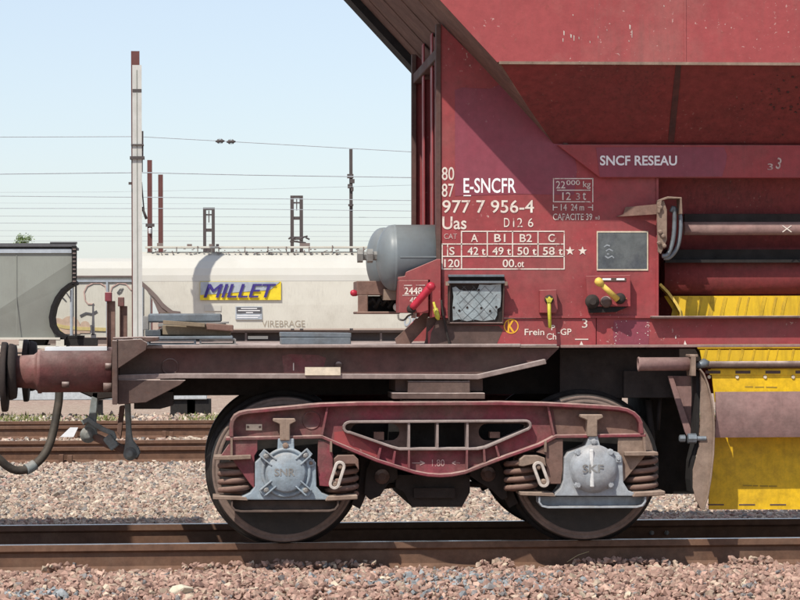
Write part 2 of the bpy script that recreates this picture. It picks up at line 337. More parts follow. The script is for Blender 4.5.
for k in range(28):
    bm = bmesh.new(); q = rng.normal(size=(13, 3)); q /= np.linalg.norm(q, axis=1)[:, None]; q *= rng.uniform(.8, 1.1, (13, 1)); q *= np.array([rng.uniform(.85, 1.2), rng.uniform(.6, .95), rng.uniform(.45, .75)])
    for c in q: bm.verts.new(c)
    res = bmesh.ops.convex_hull(bm, input=bm.verts); bmesh.ops.delete(bm, geom=[v for v in bm.verts if not v.link_faces], context='VERTS')
    bmesh.ops.recalc_face_normals(bm, faces=bm.faces); bm.verts.index_update()
    HULLS.append((np.array([v.co[:] for v in bm.verts]), np.array([[v.index for v in f.verts] for f in bm.faces]))); bm.free()
def stones(name, pos, size, tint, label=None):
    n = len(pos); which = rng.integers(0, len(HULLS), n); V = []; T = []; C = []; off = 0
    q = rng.normal(size=(n, 4)); q[:, 1:3] *= .45; q /= np.linalg.norm(q, axis=1)[:, None]       # mostly lying on the flat side
    w_, x, y, z = q[:, 0], q[:, 1], q[:, 2], q[:, 3]
    Rm = np.stack([1-2*(y*y+z*z), 2*(x*y-z*w_), 2*(x*z+y*w_), 2*(x*y+z*w_), 1-2*(x*x+z*z), 2*(y*z-x*w_), 2*(x*z-y*w_), 2*(y*z+x*w_), 1-2*(x*x+y*y)], 1).reshape(-1, 3, 3)
    for h, (hv, hf) in enumerate(HULLS):
        i = np.where(which == h)[0]
        if not len(i): continue
        v = np.einsum('nij,kj->nki', Rm[i], hv) * size[i][:, None, None] + pos[i][:, None, :]
        k = len(hv); V.append(v.reshape(-1, 3)); T.append((hf[None] + (off + np.arange(len(i)) * k)[:, None, None]).reshape(-1, 3)); C.append(np.repeat(tint[i], k, 0)); off += len(i) * k
    V = np.concatenate(V); T = np.concatenate(T); C = np.concatenate(C)
    me = bpy.data.meshes.new(name); me.vertices.add(len(V)); me.vertices.foreach_set('co', V.ravel())
    me.loops.add(T.size); me.loops.foreach_set('vertex_index', T.ravel().astype(np.int32)); me.polygons.add(len(T)); me.polygons.foreach_set('loop_start', np.arange(0, T.size, 3, dtype=np.int32))
    me.polygons.foreach_set('use_smooth', np.zeros(len(T), dtype=bool)); me.update(calc_edges=True); me.validate()
    at = me.attributes.new('tint', 'FLOAT_COLOR', 'POINT'); at.data.foreach_set('color', np.concatenate([C, np.ones((len(C), 1))], 1).ravel().astype(np.float32))
    me.materials.append(M['stone']); ob = bpy.data.objects.new(name, me); finish(ob, (0, 0, 0), None); kind(ob, 'stuff')
    return ob
PAL_NEAR = np.array([1.01, .965, .925]) * np.array([[.37, .25, .21], [.34, .225, .19], [.41, .295, .245], [.30, .195, .165], [.40, .32, .26], [.47, .40, .32], [.22, .215, .22], [.27, .18, .15]])
PW_NEAR = np.array([.25, .2, .17, .12, .09, .05, .05, .07])
PAL_MID = np.array([.965, .925, .895]) * np.array([[.39, .305, .255], [.43, .355, .29], [.48, .42, .345], [.34, .25, .21], [.28, .26, .24], [.20, .195, .195], [.36, .245, .21], [.53, .48, .41]])
PW_MID = np.array([.18, .2, .16, .13, .11, .08, .08, .06])
def scatter(n, x0, x1, y0, y1, smin, smax, pal, pw, lift=0.0, grey=None):
    pos = np.stack([rng.uniform(x0, x1, n), rng.uniform(y0, y1, n), np.zeros(n)], 1); size = rng.uniform(smin, smax, n) * np.where(rng.random(n) < .12, 1.35, 1)
    pos[:, 2] = np.interp(pos[:, 1], [p[0] for p in prof], [p[1] for p in prof]) + rng.uniform(-.014, .012, n) + lift
    t = pal[rng.choice(len(pal), n, p=pw / pw.sum())] * rng.uniform(.7, 1.25, (n, 1))
    if grey is not None:
        for gx, gy, gr in grey:
            d = np.hypot((pos[:, 0] - gx) / 1.7, pos[:, 1] - gy); k = rng.random(n) < np.exp(-(d / gr) ** 2) * .5
            t[k] = np.array([.235, .25, .26]) * rng.uniform(.75, 1.35, (int(k.sum()), 1))
    return pos, size, t
x_lo, x_hi = W(-420, 560, 0)[0], W(1150, 560, 0)[0]
gp = P(455, 580, -.95)
a = scatter(36000, x_lo, x_hi, -2.6, -.13, .012, .032, PAL_NEAR, PW_NEAR, .0, [(gp.x, -.75, .32), (W(40, 575, -1)[0], -1.1, .12)])
# a few stones banked against the rail foot
nb = 1250; bx = rng.uniform(x_lo, x_hi, nb); clump = np.sin(bx * 3.1) + np.sin(bx * 7.7 + 1) > -.1
bpos = np.stack([bx, rng.uniform(-.19, -.09, nb), np.full(nb, -.125)], 1)[clump]; bpos[:, 2] += rng.uniform(-.015, .02, len(bpos))
b2 = (bpos, rng.uniform(.018, .03, len(bpos)), PAL_NEAR[rng.choice(8, len(bpos), p=PW_NEAR / PW_NEAR.sum())] * rng.uniform(.75, 1.15, (len(bpos), 1)))
stones('track_ballast', *[np.concatenate([a[i], b2[i]]) for i in range(3)])
a = scatter(7500, x_lo, x_hi, .1, 2.9, .02, .034, PAL_MID, PW_MID)
b2 = scatter(56000, W(-400, 480, 4)[0], W(1120, 480, 4)[0], 2.6, 7.0, .014, .034, PAL_MID, PW_MID)
c2 = scatter(40000, W(-350, 470, 8)[0], W(1050, 470, 8)[0], 7.0, 11.9, .018, .04, PAL_MID, PW_MID)
stones('yard_gravel', *[np.concatenate([a[i], b2[i], c2[i]]) for i in range(3)])
a = scatter(20000, W(-350, 430, 16)[0], W(900, 430, 16)[0], 11.9, 24.5, .03, .05, PAL_MID, PW_MID)
stones('far_gravel', *a)

# ------------------------------------------------------------------ tracks
def rail_profile(s=1.0):
    hp = [(-.036, -.002), (-.030, 0), (.030, 0), (.036, -.002), (.036, -.036), (.012, -.050), (.009, -.13), (.03, -.15), (.073, -.158), (.073, -.172), (-.073, -.172), (-.073, -.158), (-.03, -.15), (-.009, -.13), (-.012, -.050), (-.036, -.036)]
    return hp
def rail_mb(y, x0, x1, z=0.0):
    p = rail_profile(); n = len(p); mb = MB()
    vs = [(x0, y + a, z + b) for a, b in p] + [(x1, y + a, z + b) for a, b in p]
    mb.add(vs, [(i, (i+1) % n, n + (i+1) % n, n + i) for i in range(n)] + [tuple(range(n)), tuple(range(2*n - 1, n - 1, -1))]); return mb
def track(ys, x0, x1, label, chairs=(), z=0.0, shine=True):
    t = empty('railway_track', ((x0 + x1) / 2, (ys[0] + ys[1]) / 2, z - .17)); tag(t, label, 'railway track', 'yard tracks')
    rails = []
    for y in ys:
        r = obj('rail', rail_mb(y, x0, x1, z), M['rail'], t); rails.append(r)
        if shine: obj('running_surface', MB().box(x0, x1, y - .029, y + .031, z - .001, z + .0015), M['railtop'], r)
    for px, i in chairs:
        x = P(px, 430, ys[i]).x; c = MB().box(x - .10, x + .10, ys[i] - .19, ys[i] + .19, z - .19, z - .155); c.box(x - .07, x - .02, ys[i] - .15, ys[i] - .05, z - .155, z - .07); c.box(x + .02, x + .07, ys[i] - .15, ys[i] - .05, z - .155, z - .08)
        obj('rail_chair', c, M['rail'], t, bevel=.004)
    return t, rails
t1, rails1 = track((0, 1.505), -14, 16, 'rusty track under the red hopper wagon in the foreground')
for px in (652, 667):
    c = P(px, 531, 1.48); obj('bolt', MB().lathe((c.x, 1.497, -.085), (0, -1, 0), [(.016, 0), (.016, .012), (.010, .014), (.010, .03)], 8, False), M['steel'], rails1[1])
track((12.0, 13.5), -26, 30, 'rusty brown track across the gravel just behind the wagon', [(66, 0), (300, 0)], 0.0, False)
track((17.6, 19.1), -30, 34, 'farthest rusty track with bolted chairs beside the grass strip', [(80, 0), (168, 0), (255, 0)], 0.0, False)

# ------------------------------------------------------------------ the red hopper wagon
YHOP, YP, YS, YF = -.72, -.17, -.17, -.265
YC = .75                                                    # wagon centre line
def far(y): return 2 * YC - y
wagon = empty('hopper_wagon', (P(420, 480, 0).x, YC, 0))
tag(wagon, 'dusty red ballast hopper wagon on its bogie in the foreground', 'freight wagon')
# hopper: world geometry from the photo's edges
B = W(497, 62, YHOP); A = W(368, -78, YHOP); zc = W(575, 147, YP)[1]; sl_ = (A[1] - B[1]) / (B[0] - A[0]); xC = B[0] + (B[1] - zc) / sl_
XR = W(1000, 62, YHOP)[0]; ztop = 4.6; zb_ = B[1]; zv = 3.70; A = (B[0] - (zv - B[1]) / sl_, zv)  # top raised out of view to lengthen the hopper's shadow on the gravel
def plane_z(x): return B[1] - sl_ * (x - B[0])
hw = obj('hopper_wall', MB().wprism([A, (A[0], ztop), (XR, ztop), (XR, zb_), (B[0], zb_)], YHOP, YHOP + .012), M['red_hopper'], wagon)
xs_ = W(685, 30, YHOP)[0]
obj('weld_seam', MB().box(xs_ - .006, xs_ + .006, YHOP - .004, YHOP + .006, zb_ + .004, ztop), M['red_hopper'], hw)
obj('edge_lip', MB().box(B[0] + .012, XR, YHOP - .005, YHOP + .016, zb_ - .012, zb_ + .004), M['tan'], hw)
sx_ = xC
m = MB(); y0, y1 = YHOP + .013, YP + .02
m.add([(B[0], y0, zb_), (XR, y0, zb_), (XR, y1, zc), (xC, y1, zc), (B[0] + .01, y0 + .012, zb_ + .004), (XR, y0 + .012, zb_ + .004), (XR, y1 + .012, zc + .004), (xC + .01, y1 + .012, zc + .004)],
      [(0, 1, 2, 3), (7, 6, 5, 4), (0, 4, 5, 1), (3, 2, 6, 7), (0, 3, 7, 4), (1, 5, 6, 2)])
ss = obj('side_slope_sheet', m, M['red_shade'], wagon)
def on_slope(px, py):                                       # point on the near side slope sheet, from its pixel
    a_ = P(px, py, YHOP); b_ = P(px, py, YP); d_ = b_ - a_; k_ = (zc - zb_) / (y1 - y0)
    t_ = (zb_ + k_ * (a_.y - y0) - a_.z) / (d_.z - k_ * d_.y); return a_ + d_ * t_
def stain(pts): return MB().add([on_slope(x, y) + Vector((0, -.003, -.002)) for x, y in pts] + [on_slope(x, y) + Vector((0, .004, .002)) for x, y in pts], [tuple(range(len(pts))), tuple(range(2*len(pts) - 1, len(pts) - 1, -1))] + [(i, (i+1) % len(pts), len(pts) + (i+1) % len(pts), len(pts) + i) for i in range(len(pts))])
obj('rust_run', stain([(676, 64.5), (681, 64.5), (680, 80), (678, 100), (676, 120), (674, 142), (668, 142), (670, 120), (672, 100), (674, 80)]), M['stainred'], ss)
m = MB()
for _ in range(34):
    x = random.gauss(775, 13) if random.random() < .85 else random.uniform(640, 800); y = 88 + (x - 760) * .25 + random.gauss(6, 12); r_ = random.uniform(.4, 1.7)
    if 68 < y < 140: q_ = stain([(x + r_ * random.uniform(.6, 1.3) * math.cos(t), y + .7 * r_ * random.uniform(.6, 1.3) * math.sin(t)) for t in (0, 1, 2, 3, 4, 5)]); m.add(q_.v, q_.f)
kind(obj('tar_spots', m, M['stainred'], ss), 'stuff')
again(ss, wagon, mirror=True, kids=False); again(hw, wagon, mirror=True)
m = MB()
for px, py, w_, h_ in [(564, 33, 1.2, 5), (563, 40, .8, 4), (571, 36, 1.6, 4), (574, 38, 1, 6), (579, 38, .8, 3), (630, 27, 1.5, 5), (632, 34, .7, 8), (629, 41, .8, 2), (573, 15, .9, 2), (664, 6, .8, 2), (590, 42, .6, 3), (598, 37, .5, 3), (607, 30, .5, 2)]:
    m.prism([(px - w_/2, py - h_/2), (px + w_/2, py - h_/2 + .8), (px + w_/3, py + h_/2), (px - w_/3, py + h_/2 - .6)], YHOP - .002, YHOP + .002)
kind(obj('paint_scrapes', m, M['chain'], hw), 'stuff')
def slope_quad(xa, xb, ya, yb, th=.012):                    # piece of the sloping end sheet
    za, zb2 = plane_z(xa), plane_z(xb)
    return [(xa, ya, za), (xb, ya, zb2), (xb, yb, zb2), (xa, yb, za), (xa + th, ya, za + th), (xb + th, ya, zb2 + th), (xb + th, yb, zb2 + th), (xa + th, yb, za + th)]
QF = [(0, 1, 2, 3), (7, 6, 5, 4), (0, 4, 5, 1), (3, 2, 6, 7), (0, 3, 7, 4), (1, 5, 6, 2)]
m = MB(); m.add(slope_quad(A[0], B[0], YHOP + .002, far(YHOP) - .002), QF)
n0 = len(m.v); zq = lambda x: plane_z(x)
m.add([(B[0], YHOP + .002, zq(B[0])), (xC, YP + .03, zq(xC)), (xC, far(YP) - .03, zq(xC)), (B[0], far(YHOP) - .002, zq(B[0])),
       (B[0] + .012, YHOP + .002, zq(B[0]) + .012), (xC + .012, YP + .03, zq(xC) + .012), (xC + .012, far(YP) - .03, zq(xC) + .012), (B[0] + .012, far(YHOP) - .002, zq(B[0]) + .012)], QF)
es = obj('end_slope_sheet', m, M['brown'], wagon)
for yy in (-.1, .45, 1.05, 1.6): obj('weld_seam', MB().add([(x - .004, y, z - .004) for x, y, z in slope_quad(A[0], B[0] - .05, yy - .008, yy + .008, .003)], QF), M['brown'], es)
obj('slope_edge_bar', MB().add([(x - .035, y, z - .035) for x, y, z in slope_quad(A[0] + .02, B[0] - .02, 1.93, far(YHOP) - .004, .034)], QF), M['black'], es)
obj('end_wall', MB().box(A[0] + .001, A[0] + .014, YHOP + .013, far(YHOP) - .013, zv, ztop), M['red_hopper'], wagon)
obj('light_blocking_cover', MB().box(A[0], XR, YHOP + .02, far(YHOP) - .02, ztop - .02, ztop), M['red_hopper'], wagon)  # unseen lid added to keep light out of the hopper
# lower slope sheets inside, closing the hopper
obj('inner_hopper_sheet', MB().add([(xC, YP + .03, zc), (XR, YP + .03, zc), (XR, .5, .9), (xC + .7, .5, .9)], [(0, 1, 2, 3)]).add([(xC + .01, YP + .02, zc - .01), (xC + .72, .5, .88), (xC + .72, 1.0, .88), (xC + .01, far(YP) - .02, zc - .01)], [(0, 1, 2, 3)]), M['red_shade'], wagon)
# side panel (near and far) with the stencils
XL, zpb = W(441, 317, YP); XPR = W(658, 250, YP)[0]; XL = W(441, 150, YP)[0]
gap = .012
pan = MB().wprism([(XL, zpb), (XPR, zpb), (XPR, zc + .02), (xC + .02, zc + .02), (XL, plane_z(XL) - gap)][::-1], YP, YP + .02)
panel = obj('side_panel', pan, M['red'], wagon, bevel=.003)
m = MB(); m.band([(438.5, 24), (438.5, 318)], 4.5, YP - .012, YP + .06); obj('edge_flange', m, M['under_red'], panel)
m = MB(); m.band([(657.5, 178), (657.5, 317)], 2.2, YP - .012, YP + .05); obj('edge_flange', m, M['red'], panel)
m = MB(); m.band([(450, 30), (573, 151)], 3.0, YP - .010, YP + .003); obj('weld_seam', m, M['under_red'], panel)
again(panel, wagon, mirror=True)
# repainted patches
obj('repaint_patch', MB().prism([(455, 90), (462, 87.5), (478, 88.5), (489, 88.8), (492, 88), (499, 85), (505, 86), (574, 150), (577, 170), (574, 195), (520, 194), (463, 195.5), (455, 196)], YP - .002, YP + .002), M['purple'], wagon)
# end of the body: cross beam, posts, bulkhead, far panel shows as the outermost post
xe = XL
obj('cross_beam', MB().box(xe - .02, xe + .07, YP + .03, far(YP) - .03, W(440, 57, YP)[1], W(440, 46, YP)[1]), M['under_red'], wagon, bevel=.004)
bulk = obj('end_bulkhead', MB().box(xe + .22, xe + .235, YP + .03, far(YP) - .03, zpb - .2, plane_z(xe + .24) - .02), M['red'], wagon)
post = obj('end_post', MB().box(xe + .0, xe + .22, .42, .44, zpb, plane_z(xe + .22)).box(xe - .005, xe + .005, .37, .49, zpb, plane_z(xe)-.01), M['red'], wagon, bevel=.003)
again(post, wagon, (0, .62, 0))
obj('edge_angle', MB().box(xe - .01, xe + .06, .12, .14, zpb, plane_z(xe + .06)), M['red'], wagon)
# longitudinal beam with the operator's name
band_ = MB(); xb2, zb2 = W(612, 177.5, YP - .05); 
band_.wprism([(xC - .005, zc + .012), (XR, zc + .012), (XR, zb2), (W(599, 178, YP)[0], zb2)], YP - .035, YP - .012).box(W(612, 178, YP)[0], XR, YP - .012, YP + .06, zb2, zb2 + .012)
beam = obj('longitudinal_beam', band_, M['red'], wagon, bevel=.003)
YB = YP - .0385
obj('repaint_patch', MB().prism([(596, 147.5), (724, 147.2), (727, 155), (726, 164), (722, 176.5), (600, 177)], YB + .001, YB + .005), M['purple'], wagon)
text('SNCF RESEAU', (600, 155.5, 677, 165.5), YB, M['cleanwhite'], beam, off=.02)
text('3', (767.5, 163.5, 773, 170), YB - .001, M['dimwhite'], beam); text('3', (775.5, 157.5, 781.5, 169), YB - .001, M['dimwhite'], beam, angle=-.3)
# stencils
YT = YP - .0032
def T(s, b, mt='white', off=.006): return text(s, b, YT, M[mt], panel, off=off)
T('80', (441.8, 167, 454.2, 180.2)); T('87', (441.8, 183.5, 454, 197)); T('E-SNCFR', (463.5, 178, 516, 193), 'cleanwhite', .012); lines([(463.5, 195.6, 471, 195.6)], YT, M['cleanwhite'], panel)
T('977 7 956-4', (442.3, 200, 534, 213), off=.01); T('Uas', (442.3, 216.5, 466.5, 229.3), off=.012); T('D', (504, 218, 509.5, 227), off=0); T('12', (513, 218, 522.5, 227), off=0); T('6', (528, 218, 533.3, 227), off=0)
tbl = [(461.5, 231.3, 564.5, 231.3), (441.8, 244, 564.5, 244), (441.8, 256.4, 564.5, 256.4), (441.8, 269, 564.5, 269), (461.5, 231, 461.5, 269.3), (487.3, 231, 487.3, 256.6), (512.6, 231, 512.6, 256.6), (538, 231, 538, 256.6), (564.2, 231, 564.2, 269.3), (447.6, 244, 447.6, 256.4), (442.2, 244, 442.2, 269)]
lines(tbl, YT, M['white'], panel, 'load_table', 1.15)
for s, b in (('A', (470.8, 234, 478, 242)), ('B1', (494.2, 234, 505.5, 242)), ('B2', (519.7, 234, 532, 242)), ('C', (548.2, 234, 554.7, 242)), ('S', (449.3, 247, 454.5, 255)), ('42 t', (467.5, 247, 485.5, 255)), ('49 t', (492.3, 247, 511, 255)),
             ('50 t', (517.4, 247, 536.6, 255)), ('58 t', (542.8, 247, 562.8, 255)), ('120', (444.2, 259.3, 459.6, 267.3)), ('00.', (502.6, 259.3, 516.6, 267.3)), ('ot', (517.6, 261.2, 524, 267.3))): T(s, b, off=.012)
for cx in (570, 582.6):
    pts = [(cx + (4.7 if i % 2 == 0 else 1.9) * math.sin(i * math.pi / 5), 251 - (4.7 if i % 2 == 0 else 1.9) * math.cos(i * math.pi / 5)) for i in range(10)]
    obj('star', MB().prism(pts, YT, YT + .0015), M['white'], panel)
lines([(553.3, 178.6, 592.8, 178.6), (553.3, 201.8, 590, 201.8), (553.5, 178, 553.5, 202.3), (592.8, 178, 592.8, 202.3), (557, 190.2, 590.5, 190.2), (553.3, 204.5, 553.3, 210.5), (553.3, 207.3, 557.6, 207.3), (592.6, 204.5, 592.6, 210.5), (588, 207.3, 592.6, 207.3)], YT, M['white'], panel, 'data_frame', .95)
for s, b in (('22', (556, 181, 565.2, 188.4)), ('000', (566.4, 180.2, 580, 185)), ('kg', (583, 181.2, 590.6, 189)), ('12', (562.3, 192.2, 570.8, 200)), ('t', (582.6, 192.2, 586, 200)), ('14', (560.8, 204, 566.8, 210.5)), ('24 m', (571, 204, 584, 210.5)), ('CAPACITE 39', (553, 213.6, 592.2, 220))): T(s, b, off=.006)
T('3', (576, 193, 580, 200), 'dimwhite'); T('m3', (595.3, 215.8, 599.6, 219.5), 'white'); T('CAT', (444, 233.5, 457, 239), 'dimwhite', 0)
# chalk board
bd = obj('chalk_board', MB().pbox(598, 232.5, 647, 269, YP - .004, YP + .002), M['slate'], wagon)
obj('board_frame', MB().band([(597.3, 231.8), (647.6, 231.8), (647.6, 269.8), (597.3, 269.8)], 1.7, YP - .006, YP + .001, True), M['plate'], bd)
for pts in ([(604, 247), (607, 245), (610, 246)], [(606, 251), (609, 249), (613, 251)], [(605, 256), (608, 258), (612, 256), (614, 258)], [(607, 254), (609, 254)]):
    obj('chalk_smear', MB().band(pts, 1.3, YP - .0055, YP - .003), M['chalk'], bd)

# sole bar, right part (flanged) and coplanar plate under the panel
z_a, z_b = W(560, 318, YS)[1], W(560, 346.5, YS)[1]
plate = obj('sole_plate', MB().wprism([(W(428, 330, YS)[0], z_b), (W(596, 330, YS)[0], z_b), (W(596, 330, YS)[0], z_a), (W(441, 330, YS)[0], z_a), (W(428, 330, YS)[0], W(428, 332, YS)[1])], YS - .004, YS + .02), M['red'], wagon, bevel=.003)
obj('weld_ledge', MB().pbox(436, 315.6, 659, 318, YS - .016, YS + .005), M['red'], plate)
xa = W(596, 330, YS)[0] + .004
sb = obj('sole_bar', MB().box(xa, XR, YS, YS + .016, z_b + .01, z_a), M['red'], wagon)
obj('top_flange', MB().box(xa + .32, XR, YS - .075, YS + .05, z_a - .006, z_a + .010), M['under_red'], sb, bevel=.003)
obj('bottom_flange', MB().box(W(560, 346, YS)[0], XR, YS - .05, YS + .05, z_b - .008, z_b + .009), M['pinkdust'], sb, bevel=.003)
obj('primer_patch', MB().prism([(614, 320.5), (649, 320), (649.5, 333), (648.5, 345), (615, 345), (613, 338)], YS - .002, YS + .001), M['purple'], sb)
m = MB()
for _ in range(34):
    ex = random.random() < .55; x = random.choice((random.uniform(614, 618), random.uniform(645, 649.5))) if ex else random.uniform(614, 649); y = random.uniform(321, 345); r_ = random.uniform(.25, .7); m.prism([(x - r_, y), (x, y - r_), (x + r_, y + .2), (x, y + r_ * .7)], YS - .0035, YS - .001)
kind(obj('bare_flecks', m, M['white'], sb), 'stuff')
obj('bare_flecks', MB().prism([(684, 343.5), (685, 340.5), (686, 343), (686.8, 345), (684, 345)], YS - .003, YS).prism([(675, 337), (676, 335), (676.4, 338), (675.6, 339)], YS - .003, YS), M['white'], sb)
obj('dirt_coat', MB().prism([(429.5, 345.5), (431, 333), (437, 320), (449, 319), (453, 325), (499, 326), (503, 330), (496, 345.5)], YS - .0055, YS - .003), M['under'], plate)
YT2 = YS - .0065
def T2(s, b, mt='white', off=.01): return text(s, b, YT2, M[mt], plate, off=off)
T2('K', (507.6, 320.6, 514.6, 332), 'orange', .03); obj('ring', MB().band(arc(511.2, 326.2, 6.9, 0, 345, 24), 1.1, YT2, YT2 + .002, True), M['orange'], plate)
T2('Frein', (524.6, 328.8, 544.3, 335.2)); T2('P', (551.3, 325, 555, 330.2)); T2('Ch', (546.5, 333.3, 556.3, 339.6)); T2('-GP', (557.6, 328.6, 571.4, 335)); T2('3', (582, 319, 587.4, 327.8), off=0)
lines([(575, 339.3, 588.3, 339.3)], YT2, M['white'], plate); obj('marking', MB().prism([(581.4, 341), (583.3, 345), (579.5, 345)], YT2, YT2 + .001), M['white'], plate)

# left sole bar (dropped end) and deck
dz = W(300, 344.6, YF)[1]; x0d, x1d = W(131, 345, YF)[0], W(521, 345, YF)[0]
sb2 = obj('sole_bar', MB().box(W(120, 360, YS)[0], W(430, 360, YS)[0], YS, YS + .014, W(300, 377, YS)[1], dz - .012).wprism([W(x, y, YS) for x, y in ((429.9, 377), (482, 377), (546, 361), (560, 347.2), (429.9, 347.2))], YS, YS + .014), M['under_red'], wagon)
obj('top_flange', MB().box(x0d, x1d, YF, YS + .05, dz - .020, dz).box(x1d, W(556, 346, YS)[0], YF + .04, YS + .03, dz - .018, dz - .004), M['flange'], sb2, bevel=.004)
obj('bottom_flange', MB().band([(118, 377.5), (176, 376), (300, 376.3), (478, 377), (546, 361.5)], 5.0, YF + .01, YS + .05), M['flange'], sb2, bevel=.003)
obj('number_plate', MB().pbox(305, 367.2, 340.5, 375.2, YF - .006, YF + .01), M['plate'], sb2)
obj('tick_mark', MB().band([(293.5, 363), (293.5, 370.5)], 1.0, YS - .003, YS), M['white'], sb2)
obj('primer_patch', MB().prism([(282, 356), (290, 354), (318, 355), (326, 358), (322, 373), (284, 373)], YS - .001, YS + .001), M['bogie'], sb2)
obj('round_boss', MB().lathe((*W(170, 367, YS)[:1], YS + .002, W(170, 367, YS)[1]), (0, -1, 0), [(.052, 0), (.050, .007), (.042, .008), (.040, .004)], 24), M['under_red'], sb2)
obj('bolt', MB().lathe((*W(338.5, 365, YS)[:1], YS + .002, W(338.5, 365, YS)[1]), (0, -1, 0), [(.022, 0), (.02, .02), (.008, .024)], 12), M['under'], sb2)
deck = obj('deck', MB().box(W(126, 345, 0)[0], xe + .3, YS + .05, far(YS) - .05, dz - .03, dz - .006), M['under'], wagon)
again(sb2, wagon, mirror=True); again(sb, wagon, mirror=True); again(plate, wagon, mirror=True, kids=False)

# headstock with gussets
hx0, hx1 = W(112.5, 360, -.27)[0], W(118, 360, -.27)[0]; hz0, hz1 = W(115, 404, -.27)[1], W(115, 340, -.27)[1]
hs = obj('headstock', MB().box(hx0, hx1, -.36, far(-.36), hz0, hz1), M['under'], wagon, bevel=.004)
obj('top_gusset', MB().prism([(118, 340), (141, 339), (147.5, 343), (146, 350), (118.2, 368.5)], -.355, -.335), M['under'], hs, bevel=.003)
obj('top_plate', MB().prism([(112.5, 337.6), (141, 336.8), (158, 337.0), (159, 340.5), (147.5, 342), (141, 338.6), (113, 339.4)], -.352, 0.02), M['under'], hs, bevel=.003)
obj('lower_gusset', MB().prism([(118, 379.5), (186, 380), (180, 385), (146, 402.5), (118, 404.5)], -.268, -.25), M['under'], hs, bevel=.003)
obj('bottom_box', MB().prism([(134, 392), (173, 392), (173, 405.5), (160, 409), (134, 409)], -.1, .5), M['dark'], hs)
# buffer
bc = P(72, 371.5, -.20)
def bx(px): return W(px, 371, -.20)[0]
bf = obj('buffer_casing', MB().lathe((0, bc.y, bc.z), (1, 0, 0), [(.122, bx(112)), (.122, bx(42)), (.128, bx(41.5)), (.128, bx(38)), (.116, bx(37.5)), (.100, bx(34)), (.094, bx(17))], 40), M['buffer'], wagon)
obj('buffer_flange', MB().lathe((0, bc.y, bc.z), (1, 0, 0), [(.10, bx(17)), (.155, bx(16.5)), (.165, bx(12)), (.165, bx(9.5)), (.08, bx(9))], 40), M['dark'], bf)
each('casing_bolt', [MB().cyl((bx(63), bc.y - .12, bc.z - .075), (bx(70), bc.y - .12, bc.z - .075), .018, 10), MB().cyl((bx(104), bc.y - .1, bc.z - .09), (bx(112), bc.y - .1, bc.z - .09), .026, 10), MB().cyl((bx(106), bc.y - .115, bc.z + .03), (bx(112), bc.y - .115, bc.z + .03), .02, 10)], M['under'], bf)
bf2 = again(bf, wagon, mirror=True)
obj('white_slab', MB().box(W(45, 349, .1)[0], W(107, 349, .1)[0], .08, .36, W(76, 350.5, .1)[1], W(76, 347, .1)[1]), M['card'], wagon)  # thin white slab set above the buffer
for px, Y, tp in ((110.5, -.05, 292), (123, 1.6, 297)):
    wpx = 4.2 if Y < 1 else 3.8
    p_ = obj('lamp_bracket', MB().pbox(px - wpx * .7, tp + 9, px + wpx * 1.1, 347, Y, Y + .05).pbox(px - wpx * .9, tp + 9, px - wpx * .7, 347, Y - .03, Y + .08), M['brown'], wagon, bevel=.003)
    obj('bracket_tip', MB().pbox(px - wpx * 1.35, tp, px + wpx * .3, tp + 9.5, Y - .04, Y + .03), M['bogie'], p_, bevel=.004)

# brake hose
hp = [(59, 384), (59, 398), (57, 412), (54, 428), (51, 440), (46, 452), (39, 461), (31, 467), (24, 470), (15, 470), (7, 466), (0, 460), (-9, 452), (-20, 440)]
HY = .55
def sm(pts, n=4):                                           # smooth a polyline (Catmull-Rom)
    q = [Vector(p) for p in pts]; out = []
    for i in range(len(q) - 1):
        a, b, c, d = q[max(i-1, 0)], q[i], q[i+1], q[min(i+2, len(q)-1)]
        for k in range(n):
            t = k / n; out.append(.5 * ((2*b) + (c - a)*t + (2*a - 5*b + 4*c - d)*t*t + (3*b - a - 3*c + d)*t**3))
    return out + [q[-1]]
hw_ = sm([P(x, y, HY - .3 * i / len(hp)) for i, (x, y) in enumerate(hp)])
hose = obj('brake_hose', MB().tube(hw_, .026, 12), M['rubber'], wagon)
k = len(hw_)
obj('hose_coupling', MB().tube(hw_[int(k*.50):int(k*.62)], .033, 12), M['coupling'], hose); obj('hose_clip', MB().tube(hw_[int(k*.665):int(k*.69)], .031, 12), M['steel'], hose); obj('hose_clip', MB().tube(hw_[int(k*.45):int(k*.47)], .031, 12), M['steel'], hose)
# screw coupling hanging from the hook
cY = .62
sc = obj('screw_coupling', MB().prism([(92, 392), (98.5, 392), (97, 412), (96, 425), (97.5, 436), (91, 441), (84, 441), (81, 436), (84, 428), (88, 420)], cY, cY + .05), M['coupling'], wagon, bevel=.006)
obj('link', MB().prism([(124.5, 403), (130.5, 403), (131.5, 430), (133, 440), (139, 448), (140.5, 453), (137, 458), (131, 459), (126, 457), (124, 451), (125, 444), (125.8, 430)], cY - .1, cY - .06), M['coupling'], sc, bevel=.006)
obj('link', MB().prism([(119.5, 406), (125, 405), (123, 424), (121, 440), (117, 432), (118, 420)], cY + .10, cY + .13), M['brown'], sc, bevel=.005)
obj('pin', MB().lathe((*W(130.5, 453, cY)[:1], cY - .1, W(130.5, 453, cY)[1]), (0, -1, 0), [(.042, -.3), (.042, 0), (.028, .003), (.026, .02), (.012, .026)], 16), M['coupling'], sc)
obj('pin', MB().lathe((*W(88, 435, cY)[:1], cY, W(88, 435, cY)[1]), (0, -1, 0), [(.05, -.12), (.05, 0), (.032, .004), (.03, .025), (.014, .03)], 16), M['coupling'], sc)
a_, b_ = P(86, 433, cY + .02), P(139, 456, cY + .02); dd = b_ - a_
obj('spindle', MB().tube([a_, b_], .026, 12).tube([a_ + dd * .35, a_ + dd * .55], .034, 12), M['brown'], sc)
